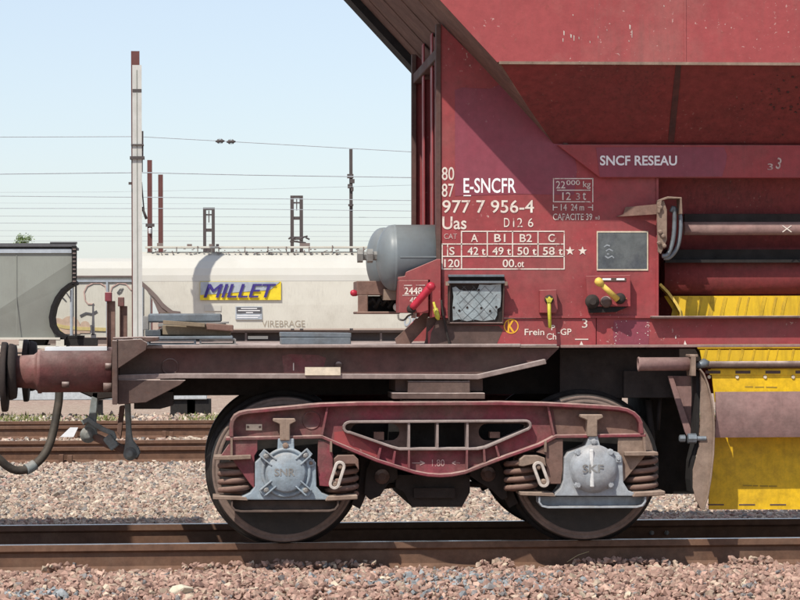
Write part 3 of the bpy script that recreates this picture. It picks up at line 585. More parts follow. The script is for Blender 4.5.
obj('lever', MB().band([(82, 423), (88, 419.5), (94, 424), (104, 430), (113, 433.5), (114.5, 437), (109, 447)], 5, cY - .03, cY + .0), M['coupling'], sc, bevel=.004)
obj('nut', MB().rbox(P(111, 442, cY), Vector((.8, 0, .6)).normalized(), Vector((0, 1, 0)), Vector((-.6, 0, .8)).normalized(), .03, .045, .045), M['coupling'], sc, bevel=.006)
obj('draw_hook', MB().prism([(70, 378), (116, 378), (116, 398), (98, 400), (88, 396), (70, 388)], cY, cY + .06), M['dark'], wagon, bevel=.008)

# ------------------------------------------------------------------ tanks and equipment in front of the end
def tank(px0, pxr, pcy, rpx, Y, capx):
    s = PXM(Y); r = rpx / s; c = P(pxr, pcy, Y); xL_ = W(px0, pcy, Y)[0]; xR_ = c.x
    prof = [(r * math.sin(t * math.pi / 2 / 10), xL_ + .10 * (1 - math.cos(t * math.pi / 2 / 10))) for t in range(1, 11)]
    prof += [(r, xL_ + .105), (r * 1.006, xL_ + .106), (r * 1.006, xL_ + .118), (r, xL_ + .12), (r, xR_)]
    o = obj('air_reservoir', MB().lathe((0, Y, c.z), (1, 0, 0), prof, 56), M['tank'], wagon)
    obj('seam', MB().box(xL_ + .13, xR_, Y - r - .004, Y - r + .004, c.z - .004, c.z + .004), M['tank'], o)
    zc_ = W(px0, 256, Y)[1]
    obj('pipe_nut', MB().lathe((0, Y - .02, zc_), (1, 0, 0), [(.028, xL_ + .02), (.028, xL_ - .02), (.043, xL_ - .021), (.043, xL_ - .055), (.022, xL_ - .056)], 6, False), M['steel'], o)
    return o
tank(376, 436, 257.6, 33, .02, 0); tank(366, 432, 260, 32.5, .50, 0)
YB1 = -.205
brk = obj('tank_bracket', MB().prism([(398, 277), (405, 276), (406, 272), (437, 259), (441, 259), (441, 316), (430, 318), (430, 280), (398, 280)], YB1, YB1 + .02), M['red'], wagon, bevel=.003)
obj('bracket_foot', MB().prism([(427, 318), (441, 314), (449, 318), (449, 345), (424, 345), (426, 338)], -.15, -.13), M['under'], wagon, bevel=.003)
obj('saddle', MB().prism([(384, 289), (395, 290), (420, 282), (440, 270), (440, 300), (384, 300)], .03, .4), M['tan'], brk)
vb = obj('valve_box', MB().pbox(357, 281, 398, 295, .12, .5).pbox(358, 295, 368, 313.5, .12, .14).pbox(357, 311.5, 400, 314, .1, .5), M['brown'], wagon, bevel=.004)
m = MB()
for i in range(4): m.tube([P(368 + i * 7, 305 + (i % 2) * 3, .2), P(373 + i * 7, 299, .17), P(377 + i * 7, 305, .2)], .014, 8)
m.pbox(368, 296, 398, 312, .3, .32); obj('pipework', m, M['black'], vb)
c = P(353.5, 293, .14); obj('knob', MB().lathe(c, (-1, -.25, .2), [(.008, -.05), (.009, -.03), (.016, -.02), (.021, 0), (.016, .014), (.006, .02)], 14), M['redknob'], vb)
c = P(397, 307, .1); obj('knob', MB().lathe(c, (0, -1, 0), [(.02, 0), (.026, .02), (.012, .04)], 12), M['chain'], vb)
YLB = -.245
lb = obj('load_label_box', MB().pbox(399, 280, 428.5, 313, YLB, .0), M['red'], wagon, bevel=.004)
text('2448', (404.3, 287.3, 422.3, 294.3), YLB - .002, M['white'], lb, off=.02); text('40', (409.8, 297, 417.2, 303.3), YLB - .002, M['white'], lb, off=.02)
lines([(402.5, 295.3, 424, 295.3), (404, 285.4, 412, 285.4), (416, 285.2, 425, 285.2)], YLB - .002, M['dimwhite'], lb)
h0, h1 = P(412, 308, YLB - .05), P(431, 286.5, YLB - .10)
hd = obj('release_handle', MB().tube([h0, h0.lerp(h1, .12), h0.lerp(h1, .9), h1], [.020, .022, .024, .02], 12), M['redknob'], lb); obj('handle_knob', MB().lathe(h1, (h1 - h0), [(.012, -.025), (.024, -.016), (.028, 0), (.023, .016), (.008, .026)], 16), M['redknob'], lb)
obj('pivot', MB().lathe(P(411, 309, YLB), (0, -1, 0), [(.026, 0), (.026, .05), (.012, .06)], 12), M['dark'], lb)
t0, t1_ = P(433.5, 302, -.22), P(438.5, 320, -.22)
obj('yellow_toggle', MB().tube([t0, t0.lerp(t1_, .35), t0.lerp(t1_, .36), t0.lerp(t1_, .85), t1_], [.007, .008, .015, .015, .006], 8), M['lime'], brk)
obj('stay', MB().prism([(395, 339), (428, 309), (428, 325), (409.5, 345), (397, 345)], -.03, .0), M['brown'], brk); obj('cable', MB().tube(sm([P(398, 314, .04), P(399, 319, .04), P(404, 320, .04), P(408, 316, .05), P(413, 314, .05)]), .006, 6), M['steel'], brk)
obj('slack_pipe', MB().tube(sm([P(441, 300, -.2), P(445, 325, -.2), P(450, 346, -.2)]), .007, 6), M['dark'], brk)

# document box with peeling paint
YD = YP - .095
zt_d, zb_d = W(470, 281, YD)[1], W(470, 325, YD)[1]
def tl(mb): return tilt(mb, YP - .004, zt_d, zb_d, .065)
db = obj('document_box', tl(MB().pbox(449, 281.5, 505, 325, YD + .012, YP - .001)), M['dark'], wagon)
fr = obj('box_frame', tl(MB().band([(450, 283), (504.2, 283), (504.2, 323.2), (450, 323.2)], 2.2, YD - .004, YD + .03, True)), M['under_red'], db, bevel=.002)
rs = [(452.5, 287.5), (456, 286.5), (459.5, 289.5), (464, 290.8), (477, 290.6), (479.5, 284.5), (490, 285), (501, 283.6), (501.6, 297), (501, 307), (498, 309), (498, 315), (496, 319.5), (484, 321), (476, 319.6), (468, 321.2), (460, 319.2), (454, 320.5), (453.2, 307), (454, 297)]
obj('peeling_paint', tl(MB().prism(rs, YD + .004, YD + .013)), M['peel'], db)
m = MB()
for d_ in (-1, 1):
    for i in range(-4, 10):
        xa_, ya_ = 452 + i * 10.5, 286; xb_, yb_ = xa_ + d_ * 0 + 34, 321
        if d_ < 0: xa_, xb_ = xb_, xa_
        pts = [(xa_ + (xb_ - xa_) * t, ya_ + (yb_ - ya_) * t) for t in (0, .25, .5, .75, 1)]; pts = [p for p in pts if 454 < p[0] < 500]
        if len(pts) > 1: m.band([(x_ + random.uniform(-1.2, 1.2), y_ + random.uniform(-.8, .8)) for x_, y_ in pts], .28, YD + .0025, YD + .005)
kind(obj('cracks', tl(m), M['slate'], db), 'stuff')
m = MB()
for x, y in ((454.5, 307.5), (460, 310.5), (468, 307.5), (482, 308), (491, 311), (479, 290), (497, 307)): obj('rust_spot', tl(MB().prism(arc(x, y, 1.2, 0, 320, 7), YD + .002, YD + .005)), M['dark'], db)
obj('lid', MB().pbox(448.5, 274.6, 504.5, 277, YD + .05, YP - .001), M['zinc'], db, bevel=.002)
obj('lid_lip', MB().pbox(448, 281, 505, 283.4, YD - .012, YD + .02), M['zinc'], db, bevel=.002)
each('hinge', [MB().pbox(446, 281.5, 449.2, 285.5, YD - .01, YD + .03), MB().pbox(504.8, 281.5, 507.5, 285.5, YD - .01, YD + .03)], M['tan'], db)
obj('box_back', MB().pbox(449, 277, 504.4, 282, YP - .02, YP - .001), M['black'], db)

# yellow brake-mode lever on its box
Yl = YP - .06
l1 = obj('lever_box', MB().prism([(540, 290), (556.5, 289.5), (558, 309), (556, 313), (540, 313)], Yl, YP - .001), M['red'], wagon, bevel=.003)
obj('lever_boss', MB().lathe(P(549, 299.5, Yl), (0, -1, 0), [(.028, 0), (.026, .012), (.012, .02)], 12), M['dark'], l1)
lv = obj('brake_lever', MB().tube([P(549, 299, Yl - .03), P(549.3, 312, Yl - .035), P(550, 328, Yl - .045)], [.011, .011, .010], 8), M['lime'], l1)
obj('lever_head', MB().prism([(545.5, 297.5), (547.5, 299), (549.5, 296.5), (551.5, 298.5), (553, 298), (551, 302.5), (547.5, 302.5)], Yl - .045, Yl - .02), M['lime'], l1)
# change-over handle with ball
Yk = YP - .07
l2 = obj('changeover_plate', MB().prism([(586, 276), (630.5, 275), (630.5, 306.5), (588, 306.5)], Yk, Yk + .012).prism([(628.5, 289), (630.5, 276), (630.5, 306.5), (628.5, 306.5)], Yk + .012, YP - .001), M['red'], wagon, bevel=.002)
obj('under_frame', MB().prism([(588, 304), (630, 306), (616, 312), (590, 313)], YP - .06, YP - .001), M['black'], l2)
obj('boss', MB().lathe(P(592, 301.5, Yk), (0, -1, 0), [(.042, 0), (.042, .02), (.022, .022), (.02, .04)], 16), M['dark'], l2); obj('boss', MB().lathe(P(606, 302, Yk), (0, -1, 0), [(.036, 0), (.03, .015), (.012, .02)], 14), M['under'], l2)
obj('boss', MB().lathe(P(620, 298.5, Yk), (0, -1, 0), [(.034, 0), (.03, .03), (.012, .035)], 14), M['dark'], l2)
q0, q1 = P(617.5, 299.5, Yk - .05), P(599, 282, Yk - .09)
obj('changeover_handle', MB().tube([q0, q0.lerp(q1, .95)], [.019, .014], 12).lathe(q1, q1 - q0, [(.008, -.03), (.02, -.022), (.027, 0), (.02, .02), (.006, .027)], 16), M['yellow2'], l2)
obj('pointer', MB().prism([(621, 297), (627, 298.5), (621, 300.5)], Yk - .01, Yk - .002), M['yellow2'], l2)
obj('instruction_strip', MB().pbox(601.5, 277.8, 626, 281.2, Yk - .004, Yk), M['under'], l2)
lines([(602.5, 279.2, 611, 279.2), (616.5, 279.2, 624.5, 279.2)], Yk - .0055, M['cleanwhite'], l2, t=1.8)

# ------------------------------------------------------------------ hopper outlets, right
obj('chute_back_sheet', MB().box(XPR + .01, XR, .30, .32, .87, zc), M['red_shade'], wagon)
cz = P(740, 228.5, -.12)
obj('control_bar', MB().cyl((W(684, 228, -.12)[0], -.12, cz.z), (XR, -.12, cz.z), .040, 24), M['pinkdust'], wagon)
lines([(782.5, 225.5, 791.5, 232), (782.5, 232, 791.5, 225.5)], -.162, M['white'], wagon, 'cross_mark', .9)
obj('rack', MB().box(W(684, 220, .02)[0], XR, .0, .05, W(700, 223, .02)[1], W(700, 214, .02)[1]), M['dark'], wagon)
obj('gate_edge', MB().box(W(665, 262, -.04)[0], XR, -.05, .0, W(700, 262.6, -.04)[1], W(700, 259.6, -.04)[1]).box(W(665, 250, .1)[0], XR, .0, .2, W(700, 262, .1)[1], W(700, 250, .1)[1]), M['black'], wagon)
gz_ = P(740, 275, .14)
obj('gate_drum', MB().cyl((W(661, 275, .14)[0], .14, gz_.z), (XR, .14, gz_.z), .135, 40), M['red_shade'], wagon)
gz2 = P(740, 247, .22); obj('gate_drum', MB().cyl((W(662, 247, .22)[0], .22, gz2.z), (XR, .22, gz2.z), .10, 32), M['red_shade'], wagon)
# bracket with hose loops
Yr = YP - .02
mb_ = MB().prism([(628, 206.5), (658, 204), (658, 214), (619, 216), (626, 213.5)], Yr - .10, Yr - .08); xa_, xb_ = W(619, 210, Yr)[0], W(658, 210, Yr)[0]
mb_.v = [(x, (YP - .014 if y < Yr - .09 else YP - .002) - .10 * (x - xa_) / (xb_ - xa_), z) for x, y, z in mb_.v]
br = obj('pipe_bracket', mb_, M['brown'], wagon)
obj('bracket_frame', MB().band([(659, 213), (661, 200), (668, 197.5), (681, 198), (681.5, 214)], 2.2, Yr - .14, Yr - .02).prism([(657.5, 203), (664, 200.5), (667, 210), (667, 240), (661, 254), (658.5, 252), (658, 235), (657.5, 220)], Yr - .12, Yr - .09), M['tan'], br, bevel=.002)
for (xx, yy) in ((660, 207.5), (660, 232), (663, 236), (659, 243), (664, 246)): obj('bolt', MB().lathe(P(xx, yy, Yr - .12), (0, -1, 0), [(.014, 0), (.013, .018), (.006, .022)], 7, False), M['tan'], br)
for pts, Y in (([(671, 212), (674, 207), (674.5, 220), (673, 240), (668, 254), (662, 256)], Yr - .08), ([(678, 208), (680.5, 218), (680, 235), (677, 248), (670, 257), (664, 258)], Yr - .05)):
    obj('hose', MB().tube(sm([P(x, y, Y) for x, y in pts]), .013, 10), M['zinc'], br)
# yellow chute sheets
obj('chute_sheet', MB().add([(W(664, 297, .05)[0], .05, W(700, 296, .05)[1]), (XR, .05, W(700, 296, .05)[1]), (XR, .0, W(700, 352, 0)[1]), (W(700, 350, 0)[0], .0, W(700, 352, 0)[1]), (W(664, 297, .06)[0], .065, W(700, 296, .05)[1]), (XR, .065, W(700, 296, .05)[1]), (XR, .015, W(700, 352, 0)[1]), (W(700, 350, 0)[0], .015, W(700, 352, 0)[1])], QF), M['yellow_streaked'], wagon)
za_c, zb_c = W(700, 296, .05)[1], W(700, 352, 0)[1]
def lie(mb):                                                  # lay a streak on the sloping chute sheet
    mb.v = [(x, .05 * (z - zb_c) / (za_c - zb_c) + (-.0035 if y < .03 else .004), z) for x, y, z in mb.v]; return mb
for i in range(20):
    x = 676 + i * 12.5 + random.uniform(-3, 3); wd_ = random.uniform(1.5, 5)
    obj('worn_streak', lie(MB().band([(x, 296.8), (x - 2.5, 306), (x - 5, 317.5)], wd_, .02, .05)), M['yellow_worn'], wagon)
    obj('worn_streak', MB().band([(x + 28, 349.5), (x + 25.5, 361)], wd_ * .6, -.2285, -.224), M['yellow_worn'], wagon)
obj('chute_edge', MB().band([(660, 284), (668, 292), (676, 303), (681, 312), (682, 318)], 2.6, -.02, .06), M['yellow2'], wagon)
cs = obj('discharge_chute', MB().prism([(700, 350), (1000, 350), (1000, 368), (703, 368)], -.226, -.212), M['yellow_streaked'], wagon)
Ych = -.20
ys_ = obj('chute_flap', MB().prism([(711, 368.5), (1000, 368.5), (1000, 402), (715, 402)], Ych - .034, Ych - .02), M['yellow'], wagon)
obj('hinge_strip', MB().prism([(708, 369.5), (1000, 369.5), (1000, 375), (710, 375)], Ych - .040, Ych - .033), M['yellow'], ys_)
for i in range(9): obj('slot', MB().pbox(705.5 + i * 30, 370.6, 720.5 + i * 30, 373.6, Ych - .042, Ych - .039), M['under'], ys_); x = 709 + i * 28; obj('rivet', MB().lathe(P(x, 377, Ych - .034), (0, -1, 0), [(.012, 0), (.01, .008)], 8), M['plate'], ys_)
lines([(745, 386.8, 753, 386.8), (755, 387, 764, 387), (766, 387, 777, 387.2)], Ych - .0355, M['ink'], ys_, 'faded_print', 1.2)
# curved deflector (cylindrical shell)
zt, zbm = W(760, 391.5, Ych - .03)[1], W(760, 437, Ych - .03)[1]; x0_, x1_ = W(713, 410, Ych)[0], XR
n = 14; R_ = .26; m = MB(); vs = []
for i in range(n + 1):
    z = zt + (zbm - zt) * i / n; u = (i / n - .38) * 2 * .62; y = Ych - .045 - .045 * (1 - u * u)
    vs += [(x0_, y, z), (x1_, y, z), (x1_, y + .02, z), (x0_, y + .02, z)]
fs = []
for i in range(n):
    for a2, b2_ in ((0, 1), (1, 2), (2, 3), (3, 0)): fs.append((i*4 + a2, i*4 + b2_, i*4 + 4 + b2_, i*4 + 4 + a2))
m.add(vs, fs + [(0, 1, 2, 3), (n*4, n*4 + 1, n*4 + 2, n*4 + 3)]); obj('deflector', m, M['pinkdust'], wagon)
fl = obj('lower_flap', MB().prism([(708, 436), (1000, 436), (1000, 509.5), (709, 509.5)], Ych + .14, Ych + .155), M['yellow'], wagon)
for i in range(8): obj('slot', MB().pbox(708 + i * 31, 504, 724 + i * 31, 505.4, Ych + .138, Ych + .142), M['under'], fl)
lines([(743, 485.4, 752, 485.6), (753, 485.7, 758, 485.7), (760, 486, 768, 486), (769, 486.2, 777, 486.2)], Ych + .1375, M['ink'], fl, 'faded_print', 1.3)
obj('hinge_bar', MB().cyl((W(703, 364.8, -.262)[0], -.262, P(703, 364.8, -.262).z), (XR, -.262, P(703, 364.8, -.262).z), .021, 16), M['under'], wagon)
# crescent end plate of the chute
out = [(700, 369), (704, 374), (708, 384), (711, 396), (713.5, 412), (714.5, 430), (713.5, 455), (711, 478), (708, 496), (704, 510), (701, 509.5), (696, 500), (693, 488), (693, 470), (697, 455), (700, 440), (700.5, 420), (700.5, 396)]
cp = obj('chute_end_plate', MB().prism(out, -.30, -.285).band(out[:10], 1.6, -.33, -.12), M['tan'], wagon, bevel=.002)
obj('rim', MB().band([(697.5, 372), (698.5, 396), (698, 420), (697, 445), (693, 462), (692, 480), (693.5, 492)], 3.2, -.27, -.1), M['black'], cp)
# cylinder
cyz = P(665, 364, -.28)
cy = obj('actuating_cylinder', MB().lathe((0, -.28, cyz.z), (1, 0, 0), [(.030, W(639, 364, -.28)[0] + .02), (.030, W(638, 364, -.28)[0]), (.042, W(638, 364, -.28)[0]), (.044, W(638.8, 364, -.28)[0]), (.040, W(640, 364, -.28)[0]), (.040, W(693, 364, -.28)[0])], 28), M['pinkdust'], wagon)
obj('end_flange', MB().pbox(691.5, 355.5, 696, 376, -.36, -.2).pbox(690, 354.5, 698, 357, -.35, -.21), M['tan'], cy, bevel=.002)
obj('fork', MB().tube([P(696, 366, -.28), P(700, 365, -.28), P(704, 363, -.27), P(708, 364, -.26)], [.014, .02, .028, .02], 10), M['zinc'], cy)
obj('support_arm', MB().prism([(668, 376), (673, 376), (692, 432), (689, 440), (685, 432)], -.10, -.08).prism([(673, 376), (694, 376), (694.5, 436), (692, 434)], -.07, -.06), M['pinkdust'], wagon, bevel=.002)
sbx = obj('pivot_bolt', MB().lathe(P(691, 438.5, -.30), (1, 0, 0), [(.030, -.02), (.030, .03), (.014, .031), (.014, .09)], 8, False).lathe(P(685, 438.5, -.30), (1, 0, 0), [(.016, -.035), (.022, -.03), (.022, .0)], 8, False), M['zinc'], wagon)
# underframe: centre sill, cross members, dark plates
obj('centre_sill', MB().box(W(160, 380, .35)[0], XR, .40, .46, .87, dz - .04).box(W(160, 380, .35)[0], XR, 1.04, 1.1, .87, dz - .04), M['dark'], wagon)
obj('body_bolster', MB().box(W(395, 380, -.1)[0], W(482, 380, -.1)[0], -.14, 1.64, W(440, 391, -.1)[1], W(440, 379, -.1)[1]), M['under'], wagon)
obj('side_bearer', MB().pbox(392.5, 393, 485, 399, -.30, .1).pbox(408, 381, 470, 393, -.24, .05), M['under'], wagon, bevel=.003)
obj('side_bearer_shim', MB().pbox(403, 400.2, 466, 403.4, -.26, .0), M['tan'], wagon)
obj('underframe_plate', MB().pbox(560, 349, 702, 398, .05, .07), M['dark'], wagon)
obj('underframe_box', MB().pbox(624, 371, 691, 397.5, -.02, .04), M['dark'], wagon)
obj('cross_member', MB().pbox(600, 349, 622, 415, .2, 1.3).pbox(650, 398, 696, 494, .35, 1.2), M['black'], wagon)
obj('brake_pipe', MB().tube([P(648, 400, .15), P(652, 440, .15), P(650, 470, .2)], .02, 8).tube([P(660, 398, .12), P(658, 430, .12)], .012, 8), M['dark'], wagon)

# ------------------------------------------------------------------ bogie
WX = [P(284, 469, -.07).x, P(585, 466, -.07).x]; mid = (WX[0] + WX[1]) / 2; WX = [mid - .9, mid + .9]; WZ = .44
def wheel_disc(o):
    prof = [(.02, -.125), (.085, -.125), (.095, -.115), (.10, -.075), (.15, -.03), (.30, -.012), (.355, -.03), (.368, -.062), (.392, -.066)]
    return MB().lathe(o, (0, 1, 0), prof + [(.392, .05), (.30, .03), (.10, .06), (.02, .06)], 72)
w0 = Vector((WX[0], 0, WZ))
wheel = obj('wheel', wheel_disc(w0), M['wheel'], wagon, w0)
obj('tyre', MB().lathe(w0, (0, 1, 0), [(.428, -.0655), (.434, -.064), (.438, -.060), (.4395, -.05), (.443, .028), (.452, .036), (.466, .046), (.470, .054), (.466, .062), (.452, .066), (.40, .067), (.392, .05)], 96), M['tyre'], wheel, w0)
obj('rim_ring', MB().lathe(w0, (0, 1, 0), [(.384, -.060), (.386, -.069), (.390, -.071), (.403, -.071), (.406, -.068), (.411, -.068), (.414, -.0715), (.426, -.0715), (.430, -.068), (.4305, -.06)], 96), M['rim'], wheel, w0)
w2 = again(wheel, wagon, (1.8, 0, 0)); again(wheel, wagon, mirror=True); again(w2, wagon, mirror=True)
ax = obj('axle', MB().cyl((WX[0], -.06, WZ), (WX[0], 1.56, WZ), .085, 20), M['dark'], wagon); again(ax, wagon, (1.8, 0, 0))
# frame
YW, YL0, YL1 = -.30, -.375, -.215
top = [(231.5, 437), (231.5, 427), (232.5, 421), (235.5, 416.5), (240, 413.8), (248, 412), (280, 409), (320, 405.3), (360, 404), (500, 403.4), (545, 404.3), (600, 407), (618, 408.4), (627, 410), (634, 413.5), (638.5, 418), (641, 423), (642, 434)]
low = [(642, 435.5), (556, 436), (540, 444.5), (500, 458.5), (465, 472), (452, 474.7), (440, 475.3), (428, 474.7), (415, 472), (377, 460), (340, 444.5), (322, 436.8), (231.5, 438.5)]
op = [(350, 422)] + [(525, 421)] + arc(526.5, 425.3, 4.2, -80, 60, 5) + [(486, 447.5), (478, 449), (400, 449.3), (393, 447.5), (350, 432.5)] + arc(349, 427.5, 5, 110, 250, 5)
fr = obj('bogie_frame', MB().prism(top + low, YW, YW + .014, [op]), M['bogie'], wagon)
obj('top_flange', MB().band(top, 4.0, YL0, YL1), M['bogie'], fr, bevel=.004)
obj('bottom_flange', MB().band([(226, 439), (322, 437), (340, 445), (377, 460.5), (415, 472.5), (428, 475), (440, 475.8), (452, 475), (465, 472.5), (500, 459), (540, 445), (556, 436.6), (646, 435.3)], 3.6, YL0 + .005, YL1), M['bogie'], fr, bevel=.004)
obj('opening_lip', MB().band(op, 2.6, YL0 + .02, YL1, True), M['flange'], fr, bevel=.003)
for seg in ([(327.5, 407), (322, 435)], [(548, 406), (554, 435)]): obj('rib', MB().band(seg, 2.0, YL0 + .02, YW + .001), M['bogie'], fr)
for x in (409, 437.5, 467.5): obj('rib', MB().band([(x, 422), (x, 448.5)], 2.2, YL0 + .03, YL1), M['flange'], fr)
for (x0, y0, x1, y1) in ((380.5, 448, 378, 460), (395, 451, 393, 465.5), (409, 450, 409, 470), (467, 450, 467, 470.5), (484, 449, 485, 464), (496, 446, 499.5, 458)): obj('rib', MB().band([(x0, y0), (x1, y1)], 2.0, YL0 + .02, YW + .001), M['bogie'], fr)
each('inner_bracket', [MB().pbox(374, 432, 384, 440, YW + .03, YW + .12), MB().pbox(490, 432, 500, 438, YW + .03, YW + .12)], M['brown'], fr)
for x0_, hx_ in ((342, 352), (467.5, 480)): obj('inner_plate', MB().prism([(x0_, 418), (x0_ + 67, 418), (x0_ + 67, 452), (x0_, 452)], YW + .045, YW + .06, [arc(hx_ + 7, 432, 8.5, 90, 270, 8) + arc(hx_ + 39, 432, 8.5, -90, 90, 8)]), M['under'], fr)
obj('dust_coat', MB().prism([(553, 409), (600, 410.5), (617, 411.5), (627, 413.5), (633, 416.5), (637.5, 422), (638.5, 433), (557, 434)], YW - .0015, YW + .002), M['brown'], fr)
obj('frame_back', MB().prism([(335, 412), (540, 412), (535, 440), (480, 468), (400, 468), (345, 440)], YW + .32, YW + .34), M['black'], fr)
text('1.80', (432, 459.5, 444.5, 466.3), YW - .002, M['dimwhite'], fr, off=.0)
lines([(412, 463, 424, 463), (420, 461, 425, 463), (420, 465, 425, 463), (452, 463, 460, 463), (456, 461, 452, 463), (456, 465, 452, 463)], YW - .002, M['dimwhite'], fr, t=.7)
obj('data_plate', MB().pbox(246, 424.2, 262, 430.4, YW - .006, YW), M['plate'], fr)
obj('data_plate_bolt', MB().lathe(P(248, 427, YW - .006), (0, -1, 0), [(.008, 0), (.006, .005)], 8).lathe(P(260, 427, YW - .006), (0, -1, 0), [(.008, 0), (.006, .005)], 8), M['rim'], fr)
ring_c = P(311.5, 420.5, YW); obj('round_emboss', MB().lathe(ring_c, (0, -1, 0), [(.055, 0), (.053, .004), (.049, .005), (.047, .002), (.01, .002)], 24), M['bogie'], fr)
obj('lit_patch', MB().prism([(334, 432), (345, 431), (360, 440), (376, 452), (378, 458), (352, 448), (334, 442)], YW - .001, YW + .001), M['redknob' if False else 'red'], fr)  # brighter red painted in for the sunlit patch of the web
# end pieces: horn guides, gussets, spring caps, springs, links (left shown, right mirrored by hand)
def coil(cx, cz, cyy, r, wire, turns, h):
    pts = [(cx + r * math.cos(2*math.pi*t), cyy + r * math.sin(2*math.pi*t), cz + h * t / turns) for t in np.linspace(0, turns, int(turns * 18) + 1)]
    return MB().tube(pts, wire, 8)
YSP = -.245
spc = P(235, 496, YSP); sh = .215
spring = obj('coil_spring', coil(spc.x, spc.z + .012, YSP, .088, .0165, 4.3, sh - .01), M['brown'], wagon, spc)
springs = [spring]
for px in (341.5, 521, 641):
    p = P(px, 496 if px < 400 else 494, YSP); springs.append(again(spring, wagon, p - spc))
for s_ in springs: again(s_, wagon, mirror=True)
def cap(pix, Y0, Y1, mt='tan'): return obj('spring_cap', MB().prism(pix, Y0, Y1), M[mt], wagon, bevel=.003)
cap([(214, 456.3), (233, 455.7), (251, 455), (251, 459), (233, 460), (214, 460)], -.41, -.19)
cap([(334, 459), (338, 455.5), (354, 455), (358.5, 459.5), (359, 470), (355, 464), (344, 464), (335, 470)], -.40, -.19, 'brown')
cap([(520, 459.5), (525, 455.5), (538, 455.5), (545, 458), (546.5, 467), (541, 463), (533, 464), (523, 466.5), (519.5, 466)], -.40, -.19, 'tan')
cap([(625, 452), (642, 451.7), (658, 452), (658.5, 455.6), (640, 456), (625, 456)], -.41, -.19)
# spring seats (thin plates under the coils) + axlebox
def horn(pix, mt, Y0=-.355, Y1=-.335): return obj('horn_guide', MB().prism(pix, Y0, Y1), M[mt], wagon, bevel=.003)
horn([(231, 441), (257.5, 440), (257.5, 451), (254.5, 456), (254.5, 489), (250, 484), (232, 459), (220.5, 456)], 'bogie')
horn([(318, 440), (330, 442), (333, 455), (333.5, 487), (319.5, 486), (317.5, 470)], 'bogie')
horn([(548, 440), (563, 439), (563, 470), (561, 484), (547.5, 484), (546, 455), (536, 452), (545, 446)], 'brown')
horn([(618, 438), (644, 437.5), (645, 452), (645, 456), (624, 481), (620, 484), (618, 470)], 'tan')
each('horn_flange', [MB().band(b_, 2.2, -.38, -.30) for b_ in ([(231.5, 438), (231.5, 456)], [(331, 441), (331, 452)], [(545.5, 441), (545.5, 452)], [(644, 437), (645, 452)])], M['tan'], wagon)
for pts, px in (([(340, 466.5), (334.5, 484)], 337), ([(538.5, 467), (544, 482)], 541)):
    a_, b_ = pts; dx, dy = b_[0] - a_[0], b_[1] - a_[1]; ang = math.degrees(math.atan2(dy, dx))
    ring = arc(a_[0], a_[1], 4.2, ang + 90, ang + 270, 8) + arc(b_[0], b_[1], 4.2, ang - 90, ang + 90, 8)
    lk = obj('suspension_link', MB().band(ring, 3.0, -.43, -.405, True), M['chain'], wagon, bevel=.003)
    for q in pts: obj('link_pin', MB().lathe(P(q[0], q[1], -.41), (0, -1, 0), [(.018, -.06), (.018, .0), (.010, .012)], 10), M['tan'], lk)
